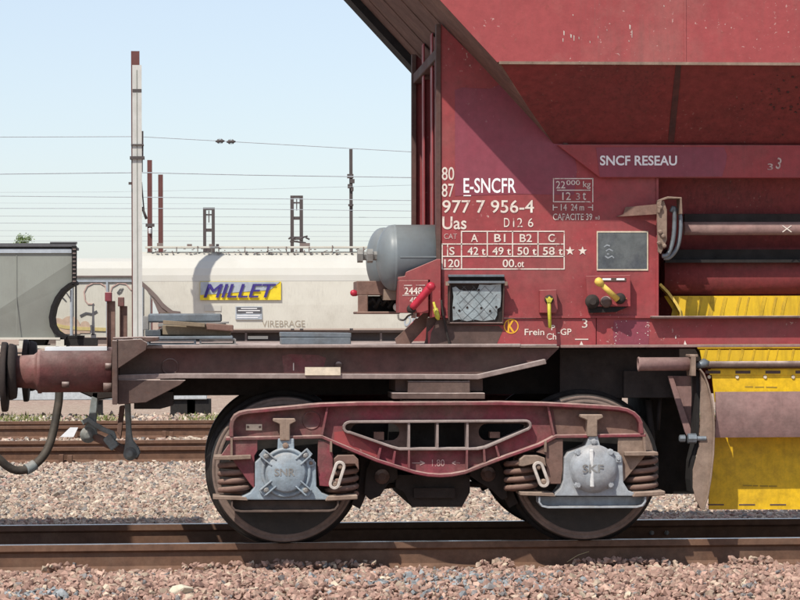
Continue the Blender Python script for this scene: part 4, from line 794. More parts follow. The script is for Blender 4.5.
# axle boxes
def axlebox(cx, cyy, mt, kind_, dx=0):
    def q(pts): return [(x + cx, y + cyy) for x, y in pts]
    Yb = -.385
    body = [(-8, -34), (8, -34), (8.5, -19), (18, -16.5), (25, -14), (30, -10), (30.5, 14), (36, 20.5), (47, 25), (49, 27.5), (-48, 27.5), (-46, 25), (-36, 20.5), (-31, 14), (-31, -10), (-26, -14.5), (-18, -17.5), (-8.5, -19)]
    if kind_ == 'dome': body = [(-4, -33), (4, -33), (7, -22), (16, -19), (25, -16), (29, -11), (30, 14), (35, 22), (46, 26), (50, 27.5), (-40, 27.5), (-33, 20), (-30, 12), (-29, -11), (-25, -16), (-15, -19.5), (-7, -23)]
    ab = obj('axle_box', MB().prism(q(body), Yb, -.20), M[mt], wagon, bevel=.006, bseg=2)
    each('spring_seat', [MB().prism(q([(-73, 23.6), (-40, 24.6), (-38, 28), (-73, 26.8)]), -.41, -.19), MB().prism(q([(42, 24.6), (71, 23.2), (71, 26.2), (40, 28)]), -.41, -.19)], M['tan'], ab, bevel=.002)
    obj('saddle', MB().prism(q([(-54, 28), (52, 28), (52, 36)] + [(50, 38), (44, 39.5), (-46, 40), (-52, 38), (-54, 35)]), -.30, -.20).band(q([(-54, 28), (-54, 34), (-51, 37.8), (-45, 39), (43, 38.6), (49, 37), (52, 33), (52, 28)]), 1.9, -.40, -.28), M[mt if kind_ == 'dome' else 'wheel'], ab, bevel=.002)
    c = P(cx, cyy, Yb)
    if kind_ == 'ribs':
        obj('end_cap', MB().lathe(c, (0, -1, 0), [(.146, -.01), (.146, .012), (.140, .018), (.128, .018), (.126, .008), (.118, .010), (.112, .034), (.106, .040), (.02, .042)], 48), M[mt], ab)
        for a in (-140, -42, 42, 140):
            ca, sa = math.cos(R(a)), math.sin(R(a)); u = Vector((ca, 0, sa)); v = Vector((-sa, 0, ca)); c0 = c + u * .135 + Vector((0, -.028, 0))
            obj('lug', MB().rbox(c0 + v * .021, u, v, Vector((0, 1, 0)), .042, .0045, .018).rbox(c0 - v * .021, u, v, Vector((0, 1, 0)), .042, .0045, .018).rbox(c0 + u * .012 + Vector((0, .012, 0)), u, v, Vector((0, 1, 0)), .04, .024, .008), M[mt], ab, bevel=.002)
            obj('bolt', MB().lathe(c + u * .152 + Vector((0, -.026, 0)), (0, -1, 0), [(.018, -.01), (.017, .014), (.009, .018)], 6, False), M['steel'], ab)
        text('SNR', (cx - 11.5, cyy - 4, cx + 9, cyy + 3.5), Yb - .044, M['steel'], ab, off=.02)
        ab_t = ab.children[-1]; md = ab_t.modifiers.new('raise', 'SOLIDIFY'); md.thickness = .010; md.offset = 0
    else:
        obj('end_cap', MB().lathe(c, (0, -1, 0), [(.142, -.01), (.142, .010)] + [(.138 * math.cos(t), .012 + .060 * math.sin(t)) for t in np.linspace(0, 1.5, 10)], 48), M[mt], ab)
        for a in (-135, -45, 45, 135):
            u = Vector((math.cos(R(a)), 0, math.sin(R(a)))); obj('bolt', MB().lathe(c + u * .135 + Vector((0, -.01, 0)), (0, -1, 0), [(.022, 0), (.022, .018), (.015, .02), (.014, .034)], 8, False), M[mt], ab)
        text('SKF', (cx - 11, cyy - 4, cx + 10, cyy + 4), Yb - .073, M['steel'], ab, off=.02); md = ab.children[-1].modifiers.new('raise', 'SOLIDIFY'); md.thickness = .010; md.offset = 0
        obj('cap_highlight', MB().band([(cx - 1.5, cyy - 19), (cx - 1, cyy + 19)], 4.0, Yb - .0712, Yb - .03), M['highlight'], ab, bevel=.006)  # pale band painted as the gloss highlight on the dome
    obj('side_tab', MB().pbox(cx + 22, cyy - 13, cx + 28, cyy - 6, Yb - .012, Yb), M[mt], ab, bevel=.002)
    each('bolt', [MB().lathe(P(cx + (-.5 if kind_ == 'ribs' else 0), cyy - 27, Yb), (0, -1, 0), [(.019, 0), (.018, .02), (.008, .024)], 7, False), MB().lathe(P(cx + 25, cyy - 9.5, Yb - .012), (0, -1, 0), [(.012, 0), (.008, .006)], 8)], M['tan' if kind_ == 'ribs' else mt], ab)
    obj('stop_lug', MB().prism(q([(-13, -54), (9, -54), (10, -51), (7, -49.5), (4, -48), (4, -32), (-6, -32), (-6, -48), (-9, -49.5), (-13, -51)]), -.40, -.30), M['tan'], wagon, bevel=.004)
    return ab
ab1 = axlebox(286, 472.5, 'blue', 'ribs'); ab2 = axlebox(593.5, 468.5, 'grey', 'dome')
again(ab1, wagon, mirror=True, kids=False); again(ab2, wagon, mirror=True, kids=False); again(fr, wagon, mirror=True)
# bogie cross pieces and brake gear
obj('transom', MB().box(mid - .28, mid + .28, -.1, 1.6, .52, .74), M['black'], wagon)
bh = obj('brake_beam', MB().prism([(396, 475), (470, 475), (470, 492), (462, 507), (412, 507), (404, 492), (396, 488)], -.05, 1.5), M['dark'], wagon)
obj('beam_step', MB().pbox(414, 488, 455, 498, -.09, -.05), M['dark'], bh)
for side in (1, -1):
    x0, cx_ = (WX[0], 284) if side > 0 else (WX[1], 585)
    m = MB(); vs = []; r1, r2 = .452, .51; angs = [R(a) for a in np.linspace(-28, 14, 9)]
    for a in angs:
        for r_ in (r1, r2):
            for y in (-.05, .04): vs.append((x0 + side * r_ * math.cos(a), y, WZ + r_ * math.sin(a)))
    fs = []
    for i in range(8): o = i * 4; fs += [(o, o+1, o+5, o+4), (o+2, o+6, o+7, o+3), (o, o+4, o+6, o+2), (o+1, o+3, o+7, o+5)]
    fs += [(0, 2, 3, 1), (32, 33, 35, 34)]
    sh_ = obj('brake_shoe', m.add(vs, fs), M['dark'], wagon)
    pp = [(372, 456), (396, 452), (398, 478), (388, 484), (380, 496), (370, 500), (364, 494), (366, 470)] if side > 0 else [(497, 456), (474, 452), (470, 476), (482, 484), (492, 490), (502, 500), (508, 498), (504, 470)]
    obj('brake_hanger', MB().prism(pp, -.10, -.03), M['dark'], sh_, bevel=.004)
    bq = (382, 476.5) if side > 0 else (488, 474); obj('pivot_pin', MB().lathe(P(*bq, -.10), (0, -1, 0), [(.045, 0), (.045, .012), (.026, .014), (.024, .03)], 14), M['under'], sh_)
    again(sh_, wagon, mirror=True)
m = MB(); m.tube([P(470, 484, .1), P(500, 486, .1)], .018, 8).tube([P(400, 484, .1), P(372, 488, .1)], .018, 8); obj('brake_rod', m, M['dark'], wagon)

# ------------------------------------------------------------------ the adjoining wagon, mostly left of the frame
nbw = empty('adjoining_wagon', (P(-200, 480, 0).x, YC, 0)); tag(nbw, 'adjoining wagon, only its dark round buffer head shows at the left edge', 'freight wagon')
xb = bx(8.3); zb3 = P(0, 380, -.20).z
nb_ = obj('buffer', MB().lathe((0, bc.y, bc.z - .03), (1, 0, 0), [(.06, xb - .012), (.20, xb - .003), (.205, xb - .012), (.205, xb - .035), (.09, xb - .05), (.09, xb - .40), (.125, xb - .41), (.125, xb - .62)], 40), M['dark'], nbw); again(nb_, nbw, mirror=True)
obj('headstock', MB().box(xb - .68, xb - .62, -.30, 1.8, .95, 1.3), M['under'], nbw)
obj('sole_bar', MB().box(xb - 9, xb - .68, -.17, -.15, 1.0, 1.2).box(xb - 9, xb - .68, 1.65, 1.67, 1.0, 1.2).box(xb - 9, xb - .68, -.15, 1.65, 1.17, 1.19), M['under_red'], nbw)
obj('hopper_body', MB().wprism([(xb - 8.5, 1.9), (xb - 7.3, 1.2), (xb - 2.4, 1.2), (xb - .9, 2.6), (xb - .9, 4.3), (xb - 8.5, 4.3)], -.7, 2.2), M['red_hopper'], nbw)  # unseen body added and raised to cast shadow on the left gravel
for dxw in (2.2, 4.0, 6.4, 8.2):
    wn = obj('wheel', MB().lathe((xb - dxw, 0, WZ), (0, 1, 0), [(.1, -.12), (.12, -.05), (.37, -.03), (.38, -.066), (.44, -.06), (.445, .03), (.468, .05), (.465, .066), (.1, .067)], 40), M['tyre'], nbw); again(wn, nbw, mirror=True)

# ------------------------------------------------------------------ scrap lying on the deck
dzz = dz - .006
def on_deck(name, px0, y0, px1, y1, Y0, Y1, mt, label, cat, grp=None, skew=0.0, bev=.004, parts=None):
    x0, z1 = W(px0, y0, Y0); x1, z0 = W(px1, y1, Y0); c = ((x0 + x1) / 2, (Y0 + Y1) / 2, z0)
    m = MB(); m.add([(x0, Y0, z0 + skew), (x1, Y0, z0), (x1, Y1, z0), (x0, Y1, z0 + skew), (x0, Y0, z1 + skew), (x1, Y0, z1), (x1, Y1, z1), (x0, Y1, z1 + skew)], [(0, 1, 2, 3), (4, 7, 6, 5), (0, 4, 5, 1), (1, 5, 6, 2), (2, 6, 7, 3), (3, 7, 4, 0)])
    o = obj(name, m, mt, None, c, bevel=bev); tag(o, label, cat, grp); return o
def hollow(name, px0, y0, px1, y1, Y0, Y1, mt, label, cat, grp):           # open-ended channel standing on the deck
    m = MB(); m.pbox(px0, y0, px1, y0 + 1.6, Y0, Y1).pbox(px0, y0 + 1.6, px0 + 2, y1, Y0, Y1).pbox(px1 - 2, y0 + 1.6, px1, y1, Y0, Y1).pbox(px0 + 2, y1 - 1, px1 - 2, y1, Y0, Y1)
    c = P((px0 + px1) / 2, y1, (Y0 + Y1) / 2); tag(obj(name, m, mt, None, c), label, cat, grp)
hollow('steel_channel', 147, 339.5, 196, 344.6, .30, .9, M['zinc'], 'pale open steel channel under the left half of the scrap pile', 'channel', 'channels carrying the scrap pile')
hollow('steel_channel', 199.5, 339, 236, 344.6, .30, .9, M['steel'], 'pale open steel channel under the right end of the scrap pile', 'channel', 'channels carrying the scrap pile')
on_deck('steel_plate', 146, 336.2, 233, 339, .28, .95, M['zinc'], 'long thin grey plate lying directly on the two channels', 'metal plate', 'scrap on the wagon deck')
on_deck('timber_beam', 162.5, 326.5, 231, 335.9, .34, .42, M['wood'], 'weathered brown timber sticking out of the grey scrap pile', 'timber', 'scrap on the wagon deck', .008)
on_deck('timber_beam', 150, 330, 228, 336, .46, .60, M['wood'], 'lower timber half hidden behind the brown beam in the pile', 'timber', 'scrap on the wagon deck')
on_deck('steel_angle', 158, 322.6, 226, 326.2, .36, .62, M['steel'], 'narrow grey bar between the timber and the top sheet', 'metal bar', 'scrap on the wagon deck', -.004)
on_deck('zinc_sheet', 148, 313.6, 222, 322.3, .42, .80, M['zinc'], 'smooth blue grey folded sheet on top of the scrap pile', 'metal sheet', 'scrap on the wagon deck', .0, .01)
on_deck('timber_beam', 163, 323.2, 205, 327.2, .26, .32, M['wood'], 'thin weathered batten lying aslant across the front of the scrap pile', 'timber', 'scrap on the wagon deck', .018, .002)
on_deck('steel_strip', 186, 321.6, 229, 323.4, .30, .36, M['steel'], 'thin pale strip sticking out right below the top sheet', 'metal strip', 'scrap on the wagon deck', -.012, .001)
on_deck('timber_beam', 206, 325, 233.5, 331.5, .28, .335, M['brown'], 'short dark timber end at the right of the scrap pile', 'timber', 'scrap on the wagon deck', .012, .005)
on_deck('end_block', 143, 316, 149, 330, .44, .62, M['steel'], 'small pale block at the left end of the scrap pile', 'block', 'scrap on the wagon deck')
on_deck('dark_offcut', 145, 330, 161, 336, .38, .5, M['slate'], 'dark offcut tucked in at the left of the scrap pile', 'offcut', 'scrap on the wagon deck')
on_deck('steel_plate', 281.5, 338, 351, 344.6, .20, .55, M['zinc'], 'lower blue grey slab lying alone in the middle of the deck', 'metal plate', 'scrap on the wagon deck', .002)
on_deck('steel_plate', 281, 333.2, 351.5, 337.8, .21, .56, M['zinc'], 'upper slab with a pale edge on the lone stack mid deck', 'metal plate', 'scrap on the wagon deck', .006)

# ------------------------------------------------------------------ background train (about 110 m away)
YG = 95.0
def ex(pts, px0, px1, YG_):                                   # extrude a (pixel y, depth offset) section along x between two pixels
    x0, x1 = W(px0, 300, YG_)[0], W(px1, 300, YG_)[0]; n = len(pts); zz = [(YG_ + d, W(300, y, YG_)[1]) for y, d in pts]
    vs = [(x0, a, b) for a, b in zz] + [(x1, a, b) for a, b in zz]
    return vs, [(i, (i+1) % n, n + (i+1) % n, n + i) for i in range(n)] + [tuple(range(n)), tuple(range(2*n - 1, n - 1, -1))]
def wheels(root, pxs, Y):
    for px in pxs:
        c = P(px, 345, Y); zc_ = gz(Y) + .15 + .46
        wv = obj('wheel', MB().lathe((c.x, Y + .7, zc_), (0, 1, 0), [(.1, -.06), (.40, -.06), (.46, -.05), (.46, .06), (.1, .07)], 24), M['tyre'], root); again(wv, root, (0, 1.5, 0))
mw = empty('tank_hopper_wagon', (P(290, 345, YG).x, YG + 1.45, gz(YG)))
tag(mw, 'long off white hopper wagon with a blue on yellow name board', 'freight wagon', 'wagons parked across the yard')
sec_up = [(281, 0), (275, .03), (268, .14), (261, .38), (255.5, .75), (251, 1.25), (251, 1.65), (255.5, 2.15), (261, 2.52), (268, 2.76), (275, 2.87), (281, 2.9)]
sec_lo = [(281.2, .005), (281.2, 2.895), (305, 2.87), (328.5, 2.8), (328.5, .1), (305, .03)]
v_, f_ = ex(sec_up, 141, 470, YG); obj('upper_shell', MB().add(v_, f_), M['wag_white'], mw)
v_, f_ = ex(sec_lo, 141, 470, YG)
# the lower shell is cut back at its end: shift the lowest left vertices to the right
xq = W(168, 300, YG)[0]; v_ = [(xq if i in (3, 4) else (W(156, 300, YG)[0] if i in (2, 5) else v[0]), v[1], v[2]) for i, v in enumerate(v_)]
ls = obj('lower_shell', MB().add(v_, f_), M['wag_cream'], mw)
obj('end_strut', MB().band([(141, 283), (148, 289), (156, 297), (163, 306), (172, 312.5), (180, 313.5)], 4, YG - .1, YG + .3).prism([(150, 292), (160, 300), (172, 311), (162, 313), (158, 312)], YG - .05, YG + .1), M['wag_frame'], mw)
rw = obj('roof_walkway', MB().pbox(145, 246.2, 470, 248, YG + 1.0, YG + 1.9), M['wag_cream'], mw)
m = MB()
for i in range(13): x = 148 + i * 23.4 + random.uniform(-5, 5); m.pbox(x, 245.3 + random.uniform(0, 2), x + 1.0, 251.5, YG + .95, YG + 1.05)
for i in range(110): x = random.uniform(146, 420); y = random.uniform(248, 253.5); m.pbox(x, y, x + random.uniform(.6, 2.4), y + random.uniform(.5, 1.2), YG + .8, YG + .95)
kind(obj('walkway_post', m, M['wag_frame'], rw), 'stuff')
for x, ww, hh in ((157, 6, 4), (187, 5, 3), (209, 4, 3), (300, 10, 4), (216, 3, 3)): obj('hatch', MB().pbox(x, 247 - hh, x + ww, 247.5, YG + 1.2, YG + 1.7), M['wag_frame'], rw)
YL_ = YG - .06
lp = obj('name_board', MB().pbox(200, 281.5, 281, 300, YL_, YL_ + .05), M['logoyel'], mw)
obj('board_field', MB().prism([(200.3, 281.8), (280, 281.8), (270, 290), (200.3, 295)], YL_ - .02, YL_), M['logogrey'], lp)
text('MILLET', (203.5, 284, 275.5, 297.4), YL_ - .05, M['logoblue'], lp, off=0, shear=.3); text('MILLET', (204.3, 284, 276.3, 297.4), YL_ - .065, M['logoblue'], lp, off=0, shear=.3)
ip = obj('data_board', MB().pbox(235.5, 306.5, 262, 319.5, YG + .01, YG + .08), M['logogrey'], mw)
obj('data_panel', MB().pbox(236.5, 307.2, 261.5, 313.5, YG, YG + .02), M['graf_dk'], ip); lines([(241, 308.4, 257, 308.4), (238, 310.6, 260, 310.6), (246, 312.6, 253, 312.6), (237, 315.6, 260, 315.6), (237, 317.6, 258, 317.6)], YG - .004, M['cleanwhite'], ip, t=.8)
obj('faded_board', MB().pbox(204.5, 305.5, 221, 311, YG + .01, YG + .08), M['wag_white'], mw)
text('VIREBRAGE', (262, 320.6, 305, 326.8), YG + .072, M['graf_br'], ls, off=.0); text('or', (404, 316, 417, 326), YG + .058, M['logogrey'], ls, off=0, shear=.4)
fm = MB(); fm.pbox(146, 330, 470, 332.5, YG + .4, YG + .6).pbox(140, 341, 470, 345.5, YG + .2, YG + 2.6).pbox(146, 332.5, 470, 341, YG + 1.0, YG + 1.2)
for x in (216, 245, 284, 313, 343, 380, 410): fm.pbox(x, 332, x + 2, 341, YG + .4, YG + .6)
obj('chassis', fm, M['wag_frame'], mw); obj('chassis_plate', MB().pbox(286, 334.5, 341, 339.5, YG + .45, YG + .55).pbox(248, 336, 268, 339, YG + .45, YG + .55), M['wag_cream'], mw)
wheels(mw, (165, 205, 420, 460), YG)
# white van-like wagon behind, between the two
YV = YG + 4.5
vw = empty('white_wagon', (P(110, 345, YV).x, YV + 1.4, gz(YV))); tag(vw, 'white wagon with graffiti seen between the grey wagon and the mast', 'freight wagon', 'wagons parked across the yard')
v_, f_ = ex([(276, 0), (268, .1), (261, .45), (257.5, 1.1), (257.5, 1.7), (261, 2.35), (268, 2.7), (276, 2.8)], 20, 150, YV); obj('roof', MB().add(v_, f_), M['wag_white'], vw)
obj('side_wall', MB().pbox(20, 276, 150, 337, YV + .02, YV + 2.78), M['wag_cream'], vw)
obj('eaves_rail', MB().pbox(20, 275.6, 150, 277.2, YV - .06, YV + .02), M['wag_frame'], vw); obj('upper_band', MB().pbox(20, 280, 150, 282, YV - .05, YV + .02), M['logogrey'], vw)
for x in (107, 71.5, 142): obj('door_post', MB().pbox(x - 1, 281, x + 1, 337, YV - .06, YV + .02), M['logogrey'], vw)
gr = obj('graffiti', MB().band([(85, 300), (84, 292), (87, 286), (93, 283), (100, 283), (105, 286), (107, 292)], 1.2, YV - .02, YV).band([(85, 300), (88, 304), (94, 304)], 1.2, YV - .02, YV).band([(109, 296), (112, 287), (119, 283), (126, 284), (131, 290)], 1.1, YV - .02, YV), M['graf_red'], vw)
obj('graffiti', MB().band([(52, 324), (64, 327), (78, 328.5), (92, 329), (106, 329.5)], 3.4, YV - .03, YV).band([(58, 328), (62, 333)], 2, YV - .03, YV), M['graf_yel'], vw)
obj('graffiti', MB().prism(arc(70, 326, 10, 180, 360, 8) + [(80, 334), (60, 334)], YV - .015, YV).prism(arc(58, 325, 7, 180, 360, 8) + [(65, 334), (51, 334)], YV - .018, YV - .002).prism(arc(85, 326, 5, 180, 360, 8) + [(90, 333), (80, 333)], YV - .015, YV), M['graf_org'], vw)
obj('graffiti', MB().band([(61, 296), (66, 301)], 1.1, YV - .02, YV).band([(66, 292), (70, 298)], 1, YV - .02, YV).band([(117, 293), (120, 289), (123, 288), (121, 292), (118, 294)], .8, YV - .02, YV).band([(80, 316), (86, 313), (92, 314), (97, 311)], 2.0, YV - .02, YV), M['graf_dk'], vw)
obj('chassis', MB().pbox(20, 338, 150, 344, YV + .1, YV + 2.7), M['wag_frame'], vw); wheels(vw, (40, 130), YV)
# grey hopper wagon at the left
YQ = YG - 1.5
gw = empty('grey_hopper_wagon', (P(-10, 345, YQ).x, YQ + 1.45, gz(YQ))); tag(gw, 'dull grey hopper wagon with a curved black end at the left', 'freight wagon', 'wagons parked across the yard')
curve = [(75.5, 282), (69, 285), (62, 290.5), (56.5, 298), (52.5, 307), (50.5, 317), (51.5, 326), (55, 332), (60, 335.5), (66, 338)]
upn = [(-160, 249), (72, 249), (72, 262), (0, 309), (-48, 338), (-160, 338)]; lowr = [(72, 262), (72, 284)] + curve[2:] + [(-48, 338), (0, 309)]
obj('body', MB().prism(upn, YQ, YQ + 2.9), M['wag_grey'], gw)
def yl(x, y): return YQ + .002 + .42 * max(0.0, ((y - 262) * .84 + (x - 72) * .55)) / 60
lv_ = []
for x, y in lowr: p_ = P(x, y, YQ); lv_.append((p_.x, yl(x, y), p_.z))
nl = len(lv_); obj('end_slope', MB().add(lv_ + [(a, YQ + 2.89, c) for a, b, c in lv_], [tuple(range(nl)), tuple(range(2*nl - 1, nl - 1, -1))] + [(i, (i+1) % nl, nl + (i+1) % nl, nl + i) for i in range(nl)]), M['wag_grey'], gw)
obj('curved_end', MB().band(curve, 3.6, YQ + .0, YQ + 2.9), M['pitch'], gw)
obj('eaves_band', MB().pbox(-160, 249, 71.5, 253, YQ - .08, YQ), M['logogrey'], gw); obj('roof_rail', MB().pbox(-160, 243.2, 76, 246.6, YQ - .15, YQ + .1).pbox(50, 241.8, 77, 244, YQ - .15, YQ + .1).pbox(-160, 246.5, 76, 249, YQ + .1, YQ + 2.8), M['graf_dk'], gw)
obj('end_post', MB().pbox(71.8, 246, 76.6, 284, YQ - .18, YQ + .1).pbox(75, 284, 76.6, 338, YQ - .18, YQ + .1), M['pitch'], gw); obj('ladder_stile', MB().pbox(70, 290, 71.4, 338, YQ + .3, YQ + .4), M['logogrey'], gw)
m = MB()
for i in range(9): m.pbox(72.6, 248.5 + i * 4, 75.8, 250 + i * 4, YQ - .2, YQ - .17)
obj('end_bolt', m, M['wag_frame'], gw)
for x in (16.5, -60): obj('seam', MB().pbox(x - .3, 253, x + .3, 338, YQ - .03, YQ), M['wag_grey'], gw)
fm = MB(); fm.pbox(-160, 337.5, 60, 339.5, YQ - .05, YQ + 2.8).pbox(-160, 345.5, 66, 348.5, YQ - .05, YQ + 2.8)
for x in (-100, -50, 19, 56): fm.pbox(x, 339.5, x + 8, 345.5, YQ - .02, YQ + 2.6)
obj('chassis', fm, M['wag_cream'], gw); wheels(gw, (-120, -60, 35), YQ)
obj('coupling_gear', MB().pbox(65, 338, 97, 346, YQ + .2, YQ + 1.2).pbox(68, 335.5, 84, 338.5, YQ + .2, YQ + .9), M['black'], gw)
obj('brake_post', MB().prism([(92.3, 304), (93.8, 303), (94.8, 335), (91.6, 335)], YQ + .2, YQ + .35).pbox(90.5, 325, 92.5, 333, YQ + .15, YQ + .4).pbox(91, 334, 96, 338.5, YQ + .2, YQ + .4), M['graf_dk'], gw)

# ------------------------------------------------------------------ masts, wires
def mast(name, label, Y, mt, parts, cat='mast', grp='catenary masts'):
    x = parts[0]; e = empty(name, (P(x, 345, Y).x, Y + .1, gz(Y))); tag(e, label, cat, grp); return e
YM = 91.2; gzm = P(137, 380, YM)
def down(m, x0, x1, Y0, Y1, ytop):                             # a member from a pixel height down to the ground
    xa, zt_ = W(x0, ytop, Y0); xb_, _ = W(x1, ytop, Y0); m.box(xa, xb_, Y0, Y1, gz(Y0) - .1, zt_); return m
e = mast('catenary_mast', 'tall pale mast with a rust red tip standing before the white wagon', YM, None, (137,))
obj('flange', down(MB(), 132.2, 141.6, YM, YM + .03, 65), M['mast_white'], e)
obj('web', down(MB(), 136, 137.4, YM + .03, YM + .35, 66), M['mast_white'], e)
obj('back_flange', down(MB(), 131, 139.5, YM + .36, YM + .40, 51), M['mast_red'], e)
obj('groove', down(MB(), 136.4, 137.3, YM - .012, YM, 70), M['wag_grey'], e)
each('collar', [MB().pbox(131, 144, 143.6, 145.4, YM - .08, YM + .45), MB().pbox(129.8, 156.2, 144.4, 159, YM - .1, YM + .45), MB().pbox(132.5, 89, 141.5, 92, YM - .02, YM)], M['mast_dark'], e)
obj('bracket', MB().pbox(141.8, 131, 143.4, 158, YM + .05, YM + .15).pbox(141.2, 158, 142.8, 172, YM + .05, YM + .15).pbox(128.5, 182, 131.5, 184.6, YM + .1, YM + .2), M['mast_dark'], e)
obj('hanging_cable', MB().tube([P(141.5, 182, YM + .1), P(143, 200, YM + .1), P(144, 211, YM + .1), P(146.5, 219, YM + .1)], .03, 5).tube([P(142, 207, YM + .1), P(146.5, 219, YM + .1)], [.05, .06], 6), M['mast_dark'], e)
Y2 = 122.
e = mast('catenary_mast', 'taller dark red mast just right of the pale mast', Y2, None, (149.5,)); obj('post', down(MB(), 147.2, 152, Y2, Y2 + .25, 160), M['mast_red'], e)
obj('collar', MB().pbox(145.6, 223.5, 154.4, 226.6, Y2 - .08, Y2 + .3), M['mast_dark'], e); obj('insulator', MB().lathe(P(150, 228, Y2 - .1), (0, 0, -1), [(.03, 0), (.12, .05), (.05, .1), (.12, .15), (.05, .2), (.1, .25), (.03, .3)], 10), M['card'], e)
e = mast('catenary_mast', 'shorter dark red mast, second right of the pale mast', Y2 + 4, None, (160.6,)); obj('post', down(MB(), 158.1, 162.9, Y2 + 4, Y2 + 4.25, 174.5), M['mast_red'], e)
def lattice(px0, px1, ytop, Y, label):
    e = mast('lattice_mast', label, Y, None, ((px0 + px1) / 2,), grp='lattice masts behind the white wagon'); wd = (px1 - px0) * .27
    obj('leg', down(MB(), px0, px0 + wd, Y, Y + .2, ytop), M['mast_dark'], e); obj('leg', down(MB(), px1 - wd, px1, Y, Y + .2, ytop), M['mast_dark'], e)
    for i in range(int((345 - ytop) / 20) + 1): y = ytop + i * 20 + (0 if i == 0 else 1); obj('batten', MB().pbox(px0 + wd, y, px1 - wd, y + (2.6 if i == 0 else 3.2), Y + .02, Y + .18), M['mast_dark'], e)
    obj('suspension_gear', MB().pbox((px0 + px1)/2 - .5, ytop + 3, (px0 + px1)/2 + .5, ytop + 15, Y + .05, Y + .1).pbox(px0 + wd, ytop + 6.5, px1 - wd, ytop + 8, Y + .04, Y + .12), M['mast_dark'], e)
    return e
lattice(203, 214.8, 207.5, Y2 + 8, 'lower dark lattice mast above the left part of the white wagon')
e = lattice(290.4, 303, 195.5, Y2 + 8, 'taller dark lattice mast above the middle of the white wagon')
m = MB()
for i in range(9): a_ = P(random.uniform(287, 310), random.uniform(236, 243), Y2 + 7.5); b_ = P(random.uniform(287, 310), random.uniform(236, 243), Y2 + 7.5); m.tube([a_, b_], .05, 5)
obj('tension_gear', m, M['mast_dark'], e)
e = mast('catenary_mast', 'thin dark mast with clamps above the right end of the white wagon', Y2 + 12, None, (351,)); obj('post', down(MB(), 349.4, 352.6, Y2 + 12, Y2 + 12.2, 149), M['mast_dark'], e)
m = MB()
for x0, y0, x1, y1 in ((347.5, 174, 353.5, 178), (350, 179, 354.6, 183), (348, 184, 352, 188), (351, 187, 353.6, 191), (348.6, 204, 353.4, 206)): m.pbox(x0, y0, x1, y1, Y2 + 11.8, Y2 + 12.2)
obj('clamp', m, M['mast_dark'], e)
wires = [('uppermost overhead wire with two insulators', [(-400, 135), (0, 137), (138, 136.5), (230, 141.5), (415, 152), (900, 176)], .022, 100), ('second overhead wire from the top', [(-400, 171), (0, 174), (140, 172.5), (250, 175), (415, 177.5), (900, 183)], .030, 110),
         ('overhead wire crossing the shorter red mast', [(-400, 193), (0, 196), (180, 197.5), (415, 200.5), (900, 206)], .024, 118), ('overhead wire level with the tops of the lattice masts', [(-400, 207), (0, 208.3), (200, 208.5), (415, 211), (900, 214)], .022, 126),
         ('faint sloping overhead wire', [(-300, 193), (100, 192), (260, 189), (415, 185)], .011, 130), ('overhead wire just below the lattice mast tops', [(-400, 215), (0, 216), (415, 217.5), (900, 219)], .017, 135), ('overhead wire through the insulated red mast', [(-400, 222), (0, 223), (150, 223.6), (415, 225.5), (900, 228)], .020, 138),
         ('lower overhead wire amid the wire bundle', [(-400, 230), (0, 230.5), (415, 231.5), (900, 233)], .015, 140), ('low overhead wire near the wagon roofs', [(-400, 235), (0, 236), (415, 236.6), (900, 238)], .013, 145), ('lowest overhead wire just above the wagon roofs', [(-400, 240.5), (0, 241), (415, 241), (900, 242)], .015, 150), ('very faint overhead wire below the uppermost pair', [(-400, 202), (0, 203), (415, 204.5), (900, 206)], .010, 150)]
for lab, pts, r_, Y in wires:
    p_ = [P(x, y, Y) for x, y in pts]; o = obj('overhead_wire', MB().tube(p_, r_ * .8, 6), M['wire'], None, p_[0]); tag(o, lab, 'wire', 'overhead wires')
    if 'insulators' in lab:
        for px in (220, 231):
            c = P(px, 141.2 + (px - 220) * .05, Y); obj('insulator', MB().lathe(c, (1, 0, .05), [(.03, -.20), (.05, -.14), (.12, -.07), (.04, -.03), (.14, .0), (.04, .03), (.12, .07), (.05, .14), (.03, .20)], 10), M['mast_dark'], o)

# tree top behind the grey wagon
tr = empty('tree', (P(24, 345, 210).x, 210, 0)); tag(tr, 'small green treetop poking above the grey wagon roof', 'tree')
tc_ = P(24, 246, 210); obj('trunk', MB().tube([(tc_.x, 210, 0), (tc_.x + .1, 210, 2.5), (tc_.x - .1, 210, tc_.z)], [.16, .12, .04], 8).tube([(tc_.x, 210, 2.4), (tc_.x + .9, 210.2, tc_.z - .4)], [.08, .02], 6).tube([(tc_.x, 210, 2.9), (tc_.x - .8, 209.8, tc_.z - .6)], [.08, .02], 6), M['bark'], tr)
m = MB(); ctr = [(rng.normal(0, .28), rng.normal(0, .3), rng.uniform(-1.1, .75) ) for _ in range(16)]
for i in range(1500):
    cx, cy2, cz2 = ctr[i % 16]; p = Vector((tc_.x + cx, 210 + cy2, tc_.z + cz2)) + Vector(rng.normal(0, .16, 3)); u = Vector(rng.normal(size=3)).normalized(); v = u.orthogonal().normalized(); s_ = rng.uniform(.05, .11)
    m.add([p - u*s_, p + v*s_*.6, p + u*s_, p - v*s_*.6], [(0, 1, 2, 3)])
obj('crown', m, M['leaf'], tr)

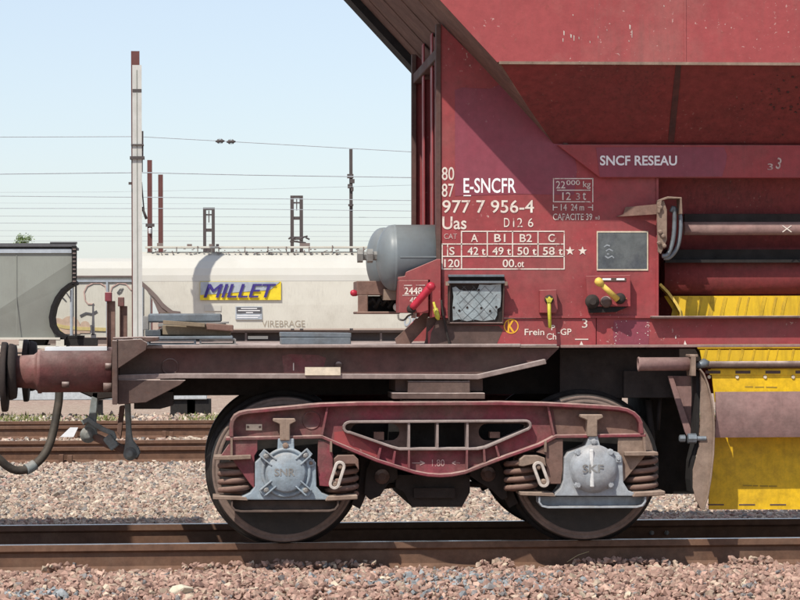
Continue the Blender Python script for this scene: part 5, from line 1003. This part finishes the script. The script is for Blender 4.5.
# ------------------------------------------------------------------ small things on the ground
YK = 24.0
def trough(px0, px1, Y, label):
    x0, x1 = W(px0, 397, Y)[0], W(px1, 397, Y)[0]; zt_, zb_2 = W(100, 386, Y)[1], W(100, 400, Y)[1]
    o = obj('concrete_beam', MB().box(x0, x1, Y, Y + .5, zb_2, zt_), M['concrete'], None, ((x0 + x1)/2, Y, gz(Y)), bevel=.01); tag(o, label, 'concrete beam', 'beams lying beside the far track')
    m = MB(); k_ = max(2, int((x1 - x0) / 1.1))
    for i in range(k_):
        xx = x0 + .2 + (x1 - x0 - .5) * i / (k_ - 1); s_ = obj('timber_bearer', MB().box(xx, xx + .12 + .5 * (i % 3 != 1), Y + .05, Y + .45, gz(Y) - .03, zb_2), M['black'], None, (xx, Y + .2, gz(Y)))
        tag(s_, f'dark bearer block under the {label.split()[0]} pale concrete beam beyond the tracks', 'bearer', 'bearers under the pale concrete beams')
trough(-60, 114, YK, 'longer pale concrete beam seen below the buffer'); trough(157, 207, YK + .3, 'short pale concrete beam seen left of the first wheel')
m = MB()
for i in range(9000):
    x = rng.uniform(W(-60, 405, 22)[0], W(860, 405, 22)[0]); y = rng.normal(22.6, .7)
    if math.sin(x * 1.7) + math.sin(x * 4.3 + 1) + rng.normal(0, .5) < -.2: continue
    h = rng.uniform(.03, .10); a = rng.uniform(0, 6.28); dx, dy = math.cos(a) * .012, math.sin(a) * .012; lx, ly = rng.normal(0, .05, 2); z = gz(y) - .01
    m.add([(x - dx, y - dy, z), (x + dx, y + dy, z), (x + lx, y + ly, z + h)], [(0, 1, 2)])
kind(obj('grass', m, M['grass']), 'stuff')
cc = P(68, 437, 15.2); o = obj('white_board', MB().prism([(60, 437), (73.5, 437), (78, 427.6), (70, 427.6)], 15.2, 15.25), M['card'], None, cc); tag(o, 'white board leaning between the two farther tracks', 'board')
bm = MB(); hv, hf = HULLS[3]; c = P(183, 596, -1.15)
m = MB().add([(c.x + v[0]*.095, c.y + v[1]*.075, gz(-1.15) + .03 + v[2]*.06) for v in hv], [tuple(f) for f in hf]); o = obj('stone', m, M['palestone'], None, (c.x, c.y, gz(-1.15)), bevel=.012, bseg=2); tag(o, 'large pale cream stone among the pink ballast at the bottom', 'stone')
a_, b_ = P(567, 562, -.12), P(589, 551.5, -.08); o = obj('dry_straw', MB().tube([a_, a_.lerp(b_, .5) + Vector((0, 0, .01)), b_], .0022, 5), M['straw'], None, a_); tag(o, 'thin dry straw leaning on the near rail', 'straw')
